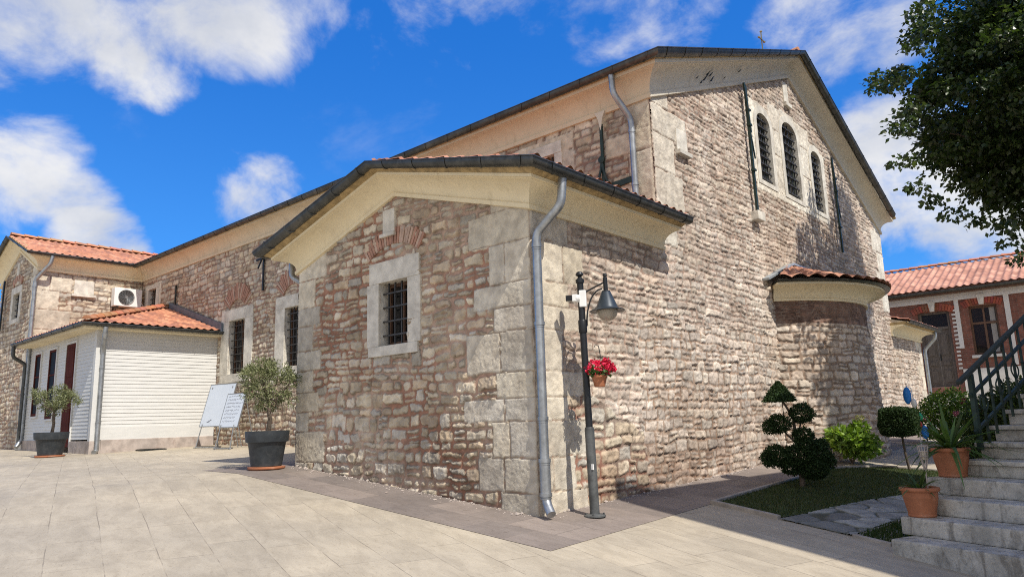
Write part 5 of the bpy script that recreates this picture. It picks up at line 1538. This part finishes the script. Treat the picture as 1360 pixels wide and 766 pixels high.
for z in (.30, .35, .40): mb.tube([((.036+.09*(z-.3))*math.cos(t*.524), (.036+.09*(z-.3))*math.sin(t*.524), z) for t in range(13)], .004, 5)
mb.build('wire_cage', M['plinth'], gt)
mb = MB(); mb.lathe([(.02, .27), (.026, .28), (.028, .35), (.024, .35), (.02, .285), (0, .285)], n=12); mb.build('glass_cup', M['globe'], gt, smooth=.6)

# shrubs behind the railing
def ray_at(px, py, D_): return CAM + (r2*((px-680)/948.46)+u2*(-(py-383)/948.46)+f_)*D_
for (px, D_, hgt, wd, lab, sd_) in ((1318, 13.5, 1.5, .62, 'dense dark shrub behind the lowest pickets of the stair railing', 66), (1372, 13.0, 1.9, .75, 'taller dark shrub at the photo edge behind the stair railing', 68)):
    q = ray_at(px, 520, D_)
    hd = thing('dark_shrub', lab, 'bush', (q.x, q.y, zg(q.x, q.y)), 0, 'dark shrubs behind the railing')
    bush_leaves(hd, [((0, 0, hgt*.45), (wd, wd, hgt*.42)), ((-wd*.35, -.2, hgt*.3), (wd*.8, wd*.7, hgt*.3)), ((wd*.3, .2, hgt*.62), (wd*.75, wd*.7, hgt*.36))], 6500, .07, .045, [(.028, .05, .015), (.045, .075, .02), (.07, .105, .028)], sd_, 'leaf', 'leaves', .4)
    mb = MB()
    for k in range(6):
        a = k*1.05; mb.tube([(0, 0, 0), (.2*wd*math.cos(a), .2*wd*math.sin(a), hgt*.35), (.4*wd*math.cos(a), .4*wd*math.sin(a), hgt*.7)], [.025, .018, .01], 5)
    mb.build('stems', M['bark'], hd)
# white garden chair
wc = thing('garden_chair', 'white plastic garden chair on the far lawn seen through the railing', 'chair', (2.62, 12.8, zg(2.62, 12.8)+.01), math.radians(200))
mb = MB(); mb.box(-.24, .24, -.24, .22, .41, .45); mb.build('seat', M['whitepl'], wc, bevel=.012)
mb = MB()
for k in range(5): x = -.2+k*.1; mb.bar((x, .22, .45), (x*1.05, .33, .88), .05, .02, (0, 1, 0))
mb.bar((-.25, .335, .88), (.25, .335, .88), .03, .05); mb.build('backrest', M['whitepl'], wc, bevel=.006)
for (x, y) in ((-.22, -.22), (.22, -.22), (-.22, .2), (.22, .2)):
    mb = MB(); mb.bar((x, y, .42), (x*1.15, y*1.15, 0), .045, .035); mb.build('leg', M['whitepl'], wc)
for s in (-1, 1):
    mb = MB(); mb.bar((s*.27, -.22, .64), (s*.27, .27, .66), .05, .025); mb.bar((s*.265, -.2, .42), (s*.27, -.2, .64), .04, .03); mb.build('armrest', M['whitepl'], wc)

# ================================================================== brick house
HY = 24.0
house = thing('brick_house', 'red brick house with white bands, grey double door and red tile roof', 'house', (0, HY, 1.0))
house.location = (0, 0, 0)
def brick_mat():
    m, N, b, o = new_mat('house_brick')
    t = N.n('ShaderNodeTexCoord'); mp = N.n('ShaderNodeMapping'); N.link(t.outputs['Object'], mp.inputs[0]); mp.inputs['Rotation'].default_value = (math.radians(90), 0, 0)
    bt = N.n('ShaderNodeTexBrick'); N.link(mp.outputs[0], bt.inputs['Vector'])
    bt.inputs['Scale'].default_value = 1; bt.inputs['Brick Width'].default_value = .23; bt.inputs['Row Height'].default_value = .075; bt.inputs['Mortar Size'].default_value = .009
    bt.inputs['Color1'].default_value = (.24, .085, .052, 1); bt.inputs['Color2'].default_value = (.165, .062, .042, 1); bt.inputs['Mortar'].default_value = (.20, .13, .10, 1)
    n = N.noise(t.outputs['Object'], 5, 6, .6)
    c = N.mix(1, bt.outputs['Color'], N.mix(N.smooth(n, .3, .7), (.75, .75, .75), (1.25, 1.2, 1.2)), 'MULTIPLY')
    N.link(c, b.inputs['Base Color']); b.inputs['Roughness'].default_value = .9
    bump(N, b, N.math('SUBTRACT', N.math('MULTIPLY', n, .4), bt.outputs['Fac']), .5, .01)
    return m
M['brick'] = brick_mat()
def hb(mb, x0, x1, z0_, z1_, p0, p1): mb.box(x0, x1, HY-p1, HY-p0, z0_, z1_)
DX0, DX1 = -1.18, -.14; WX = [(.48, 1.34), (3.1, 3.96), (5.6, 6.46)]
mb = MB()
op = [(-9.0, DX0)] ; xs = [-9.0, DX0, DX1] + [q for w in WX for q in w] + [10.0]
for k in range(0, len(xs), 2): hb(mb, xs[k], xs[k+1], .4, 5.0, -.35, 0)
hb(mb, DX0, DX1, 4.52, 5.0, -.35, 0); hb(mb, DX0, DX1, .4, 1.75, -.35, 0)
for (a, b) in WX: hb(mb, a, b, 4.58, 5.0, -.35, 0); hb(mb, a, b, .4, 2.82, -.35, 0)
mb.build('wall', M['brick'], house)
mb = MB(); mb.box(-9, -8.65, HY+.36, HY+8, .4, 5); mb.box(9.65, 10, HY+.36, HY+8, .4, 5); mb.box(-9, 10, HY+8, HY+8.3, .4, 5); mb.build('wall', M['plaster'], house)
mb = MB(); hb(mb, -9, 10, 4.86, 5.10, .003, .06); hb(mb, .06, .20, 3.1, 4.86, .003, .03); hb(mb, 1.58, 1.74, 2.4, 4.86, .003, .03); hb(mb, 2.7, 2.86, 2.4, 4.86, .003, .03); hb(mb, .06, 10, .4, 2.35, .003, .035)
k = 0; z = 2.36
while z < 4.7: hb(mb, -.06, .06, z, z+.07, .003, .028); z += .15
while z > 4.8: z -= 1
z = 2.36
mb.build('white_band', M['plaster'], house)
for q in (.40, 3.02, 5.52):
    mb = MB(); hb(mb, q, q+1.02, 2.72, 2.82, .003, .09); mb.build('sill', M['plaster'], house, bevel=.008)
def house_arch(a, b, z, name='brick_arch'):
    mb = MB(); n = 15; rr = random.Random(int(a*10)); hw = (b-a)/2+.12; c = (a+b)/2; rise = .14; R = (hw*hw+rise*rise)/(2*rise); cz = z+rise-.06-R; A = math.asin(hw/R)
    for k in range(n):
        if abs(k-(n-1)/2) < 1: continue
        t0 = -A+2*A*k/n+.004; t1 = -A+2*A*(k+1)/n-.004; mb.col = tuple(q*rr.uniform(.75, 1.25) for q in (.30, .085, .05))
        pl = [(c+math.sin(t)*r_0, HY, cz+math.cos(t)*r_0) for (t, r_0) in ((t0, R), (t1, R), (t1, R+.24), (t0, R+.24))]
        mb.prism(pl, (0, -.04, 0))
    mb.build(name, M['brickarch'], house, attr=True)
    kb = MB(); kb.prism([(c-.07, HY, z+.03), (c+.07, HY, z+.03), (c+.12, HY, z+.40), (c-.12, HY, z+.40)], (0, -.09, 0)); kb.build('keystone', M['ashlar'], house)
house_arch(DX0, DX1, 4.50)
for (a, b) in WX: house_arch(a, b, 4.58)
mb = MB(); hb(mb, DX0, DX0+.10, 1.75, 4.52, -.22, -.10); hb(mb, DX1-.10, DX1, 1.75, 4.52, -.22, -.10); hb(mb, DX0+.1, DX1-.1, 3.86, 3.96, -.22, -.10); hb(mb, DX0+.1, DX1-.1, 4.44, 4.52, -.22, -.10)
dr = mb.build('door', M['doorwood'], house, bevel=.008)
for s, (a, b) in enumerate(((DX0+.10, (DX0+DX1)/2-.006), ((DX0+DX1)/2+.006, DX1-.10))):
    mb = MB(); hb(mb, a, b, 1.76, 3.855, -.20, -.15)
    for (z0_, z1_) in ((1.88, 2.40), (2.50, 2.74), (2.88, 3.74)):
        hb(mb, a+.06, b-.06, z0_, z1_, -.15, -.135); hb(mb, a+.10, b-.10, z0_+.05, z1_-.05, -.135, -.115)
    lf = mb.build('door_leaf', M['doorwood'], dr, bevel=.006)
mb = MB(); hb(mb, (DX0+DX1)/2+.03, (DX0+DX1)/2+.07, 2.72, 2.95, -.145, -.12); mb.build('door_handle', M['iron'], dr)
mb = MB(); hb(mb, DX0+.1, DX1-.1, 3.96, 4.44, -.19, -.18); mb.build('transom_pane', M['pane'], dr)
for (a, b) in WX:
    mb = MB(); hb(mb, a, a+.06, 2.82, 4.58, -.2, -.12); hb(mb, b-.06, b, 2.82, 4.58, -.2, -.12); hb(mb, a+.06, b-.06, 2.82, 2.89, -.2, -.12); hb(mb, a+.06, b-.06, 4.50, 4.58, -.2, -.12); hb(mb, a+.06, b-.06, 3.92, 4.0, -.2, -.12)
    hb(mb, (a+b)/2-.035, (a+b)/2+.035, 2.89, 3.92, -.19, -.125); hb(mb, (a+b)/2-.03, (a+b)/2+.03, 4.0, 4.5, -.19, -.125)
    w = mb.build('window', M['framewood'], house)
    mb = MB(); hb(mb, a+.02, b-.02, 2.84, 4.56, -.175, -.165); mb.build('pane', M['pane'], w)
    mb = MB(); hb(mb, b-.26, b-.1, 2.9, 4.5, -.163, -.158); mb.build('curtain', M['curtain'], w)
mb = MB(); mb.box(-9.4, 10.4, HY-.36, HY+.1, 5.10, 5.16); mb.build('eaves', M['framewood'], house)
mb = MB(); sweep(mb, gutter_prof(.40, 5.22, .075), [(10.4, HY, 0), (-9.4, HY, 0)], [(0, -1, 0)]); mb.build('gutter', M['zinc'], house, smooth=.5)
tile_plane('roof', (-9.4, HY-.42, 5.26), (1, 0, 0), nrmv((0, 1, .42)), 19.8, 3.55, house, per=.235, row=.34, du=.03, ds=.068, amp=.06, seed=31, cols=((.50, .25, .175), (.45, .22, .15), (.55, .29, .20), (.40, .19, .13)))
tile_plane('roof', (-9.4, HY+6.2, 5.26), (1, 0, 0), nrmv((0, -1, .42)), 19.8, 3.55, house, per=.235, row=.34, du=.06, ds=.1, amp=.06, seed=32)
ridge_caps('ridge', (-9.4, HY+2.87, 6.72), (10.4, HY+2.87, 6.72), house)
mb = MB()
for k in range(4): mb.box(DX0-.3, DX1+.3, HY-.3-.28*(4-k), HY-.02, .3, .75+k*.25)
mb.build('doorstep', M['stepstone'], house, bevel=.01)

# ================================================================== neighbouring building whose eaves shade the steps (right of the view)
nb = thing('stucco_building', 'tall pale stucco building beside the steps, outside the photo at right', 'building', (0, 0, 0))
E1 = Vector((.96, -.28, 0)); E2 = Vector((.17, .985, 0))
Ec = Vector((5.80, .32, 8.0))
def nbq(a, b, z): return Ec+E1*a+E2*b+Vector((0, 0, z-8.0))
mb = MB(); q = [nbq(.4, .35, -1), nbq(9, .35, -1), nbq(9, 5.3, -1), nbq(.4, 5.3, -1)]
mb.prism(q, (0, 0, 8.9)); mb.build('wall', M['bacs'], nb)
mb = MB(); q = [nbq(0, 0, 7.86), nbq(9.4, 0, 7.86), nbq(9.4, 5.7, 7.86), nbq(0, 5.7, 7.86)]; mb.prism(q, (0, 0, .14)); mb.build('eaves', M['cornice'], nb)
mb = MB(); a, b, c, d = nbq(0, 0, 8.003), nbq(9.4, 0, 8.003), nbq(9.4, 5.7, 8.003), nbq(0, 5.7, 8.003); e, f = nbq(2.9, 2.85, 9.3), nbq(6.5, 2.85, 9.3)
mb.add([a, b, c, d, e, f], [(0, 1, 5, 4), (1, 2, 5), (2, 3, 4, 5), (3, 0, 4), (3, 2, 1, 0)]); mb.col = (.45, .18, .1); mb.c = [mb.col]*len(mb.v); mb.build('roof', M['tile'], nb, attr=True)

# ================================================================== linden tree
TD = CAM + (r2*((1405-680)/948.46)+u2*(-(85-383)/948.46)+f_)*12.9
lt = thing('linden_tree', 'large dark linden tree overhanging the upper right of the courtyard', 'tree', (TD.x+.6, TD.y+.3, zg(TD.x+.6, TD.y+.3)))
base = Vector(lt.location)
loc = TD-base
r = np.random.default_rng(77)
mb = MB()
mb.tube([(0, 0, -.1), (.02, .02, .6), (-.05, 0, 2.4), (loc.x*.3, loc.y*.3, 4.6)], [.26, .20, .17, .14], 12)
R0 = np.array((2.6, 2.4, 3.15))
fork = Vector((loc.x*.3, loc.y*.3, 4.6)); CL = []
nbr = 26
for k in range(nbr):
    d = r.normal(size=3); d[2] *= .8; d /= np.linalg.norm(d)
    e = np.array(loc)+d*R0*r.uniform(.7, .95)
    m_ = (np.array(fork)*.5+e*.5)+np.array((0, 0, .35))
    mb.tube([fork, Vector(m_), Vector(e)], [.085, .045, .012], 6)
    for t in np.linspace(.45, 1, 6):
        c = (1-t)**2*np.array(fork)+2*t*(1-t)*m_+t*t*e
        CL.append((c+r.normal(size=3)*.3, .38))
mb.build('trunk', M['bark'], lt, smooth=1)
# sprays over the crown surface, denser at the skin
for k in range(720):
    d = r.normal(size=3); d /= np.linalg.norm(d)
    bulge = 1+.16*math.sin(d[0]*5+1)+.14*math.sin(d[2]*6+d[1]*4)
    q = .55+.45*r.random()**.6
    CL.append((np.array(loc)+d*R0*bulge*q*.93, r.uniform(.26, .46)))
for k in range(90):                       # a higher leader behind
    d = r.normal(size=3); d /= np.linalg.norm(d)
    CL.append((np.array(loc)+np.array((.0, 2.0, 3.6))+d*np.array((1.3, 1.4, 1.3))*r.uniform(.4, 1), r.uniform(.26, .42)))
# low hanging sprays at the lower right, and the left bough
for (px, py, D_) in ((1345, 315, 11.6), (1362, 340, 11.4), (1330, 298, 11.8), (1300, 290, 12), (1265, 280, 12), (1240, 262, 12), (1215, 245, 12.2), (1200, 210, 12.2), (1195, 170, 12.3), (1185, 110, 12.3), (1200, 95, 12.3), (1215, 60, 12.2), (1235, 30, 12.2), (1228, 8, 12.0), (1208, 140, 12.3), (1375, 325, 11.4)):
    p = CAM + (r2*((px-680)/948.46)+u2*(-(py-383)/948.46)+f_)*D_
    CL.append((np.array(p-base), .27))
P = []; Dd = []
for (c, s) in CL:
    n = int(120*(s/.36)**2)
    p, d = ball_pts(n, c, (s, s, s*.42), r, .1)
    p[:, 2] -= .28*np.hypot(p[:, 0]-c[0], p[:, 1]-c[1])
    o_ = p-np.array(loc); o_ /= np.linalg.norm(o_, axis=1)[:, None]
    P.append(p); Dd.append(o_*.6+d*.4)
P = np.concatenate(P); Dd = np.concatenate(Dd)
leaf_cloud('crown', P, .10, .08, M['leafdark'], lt, [(.030, .054, .015), (.044, .074, .020), (.022, .040, .013), (.075, .105, .036)], 78, 1.2, .35, Dd, .3)
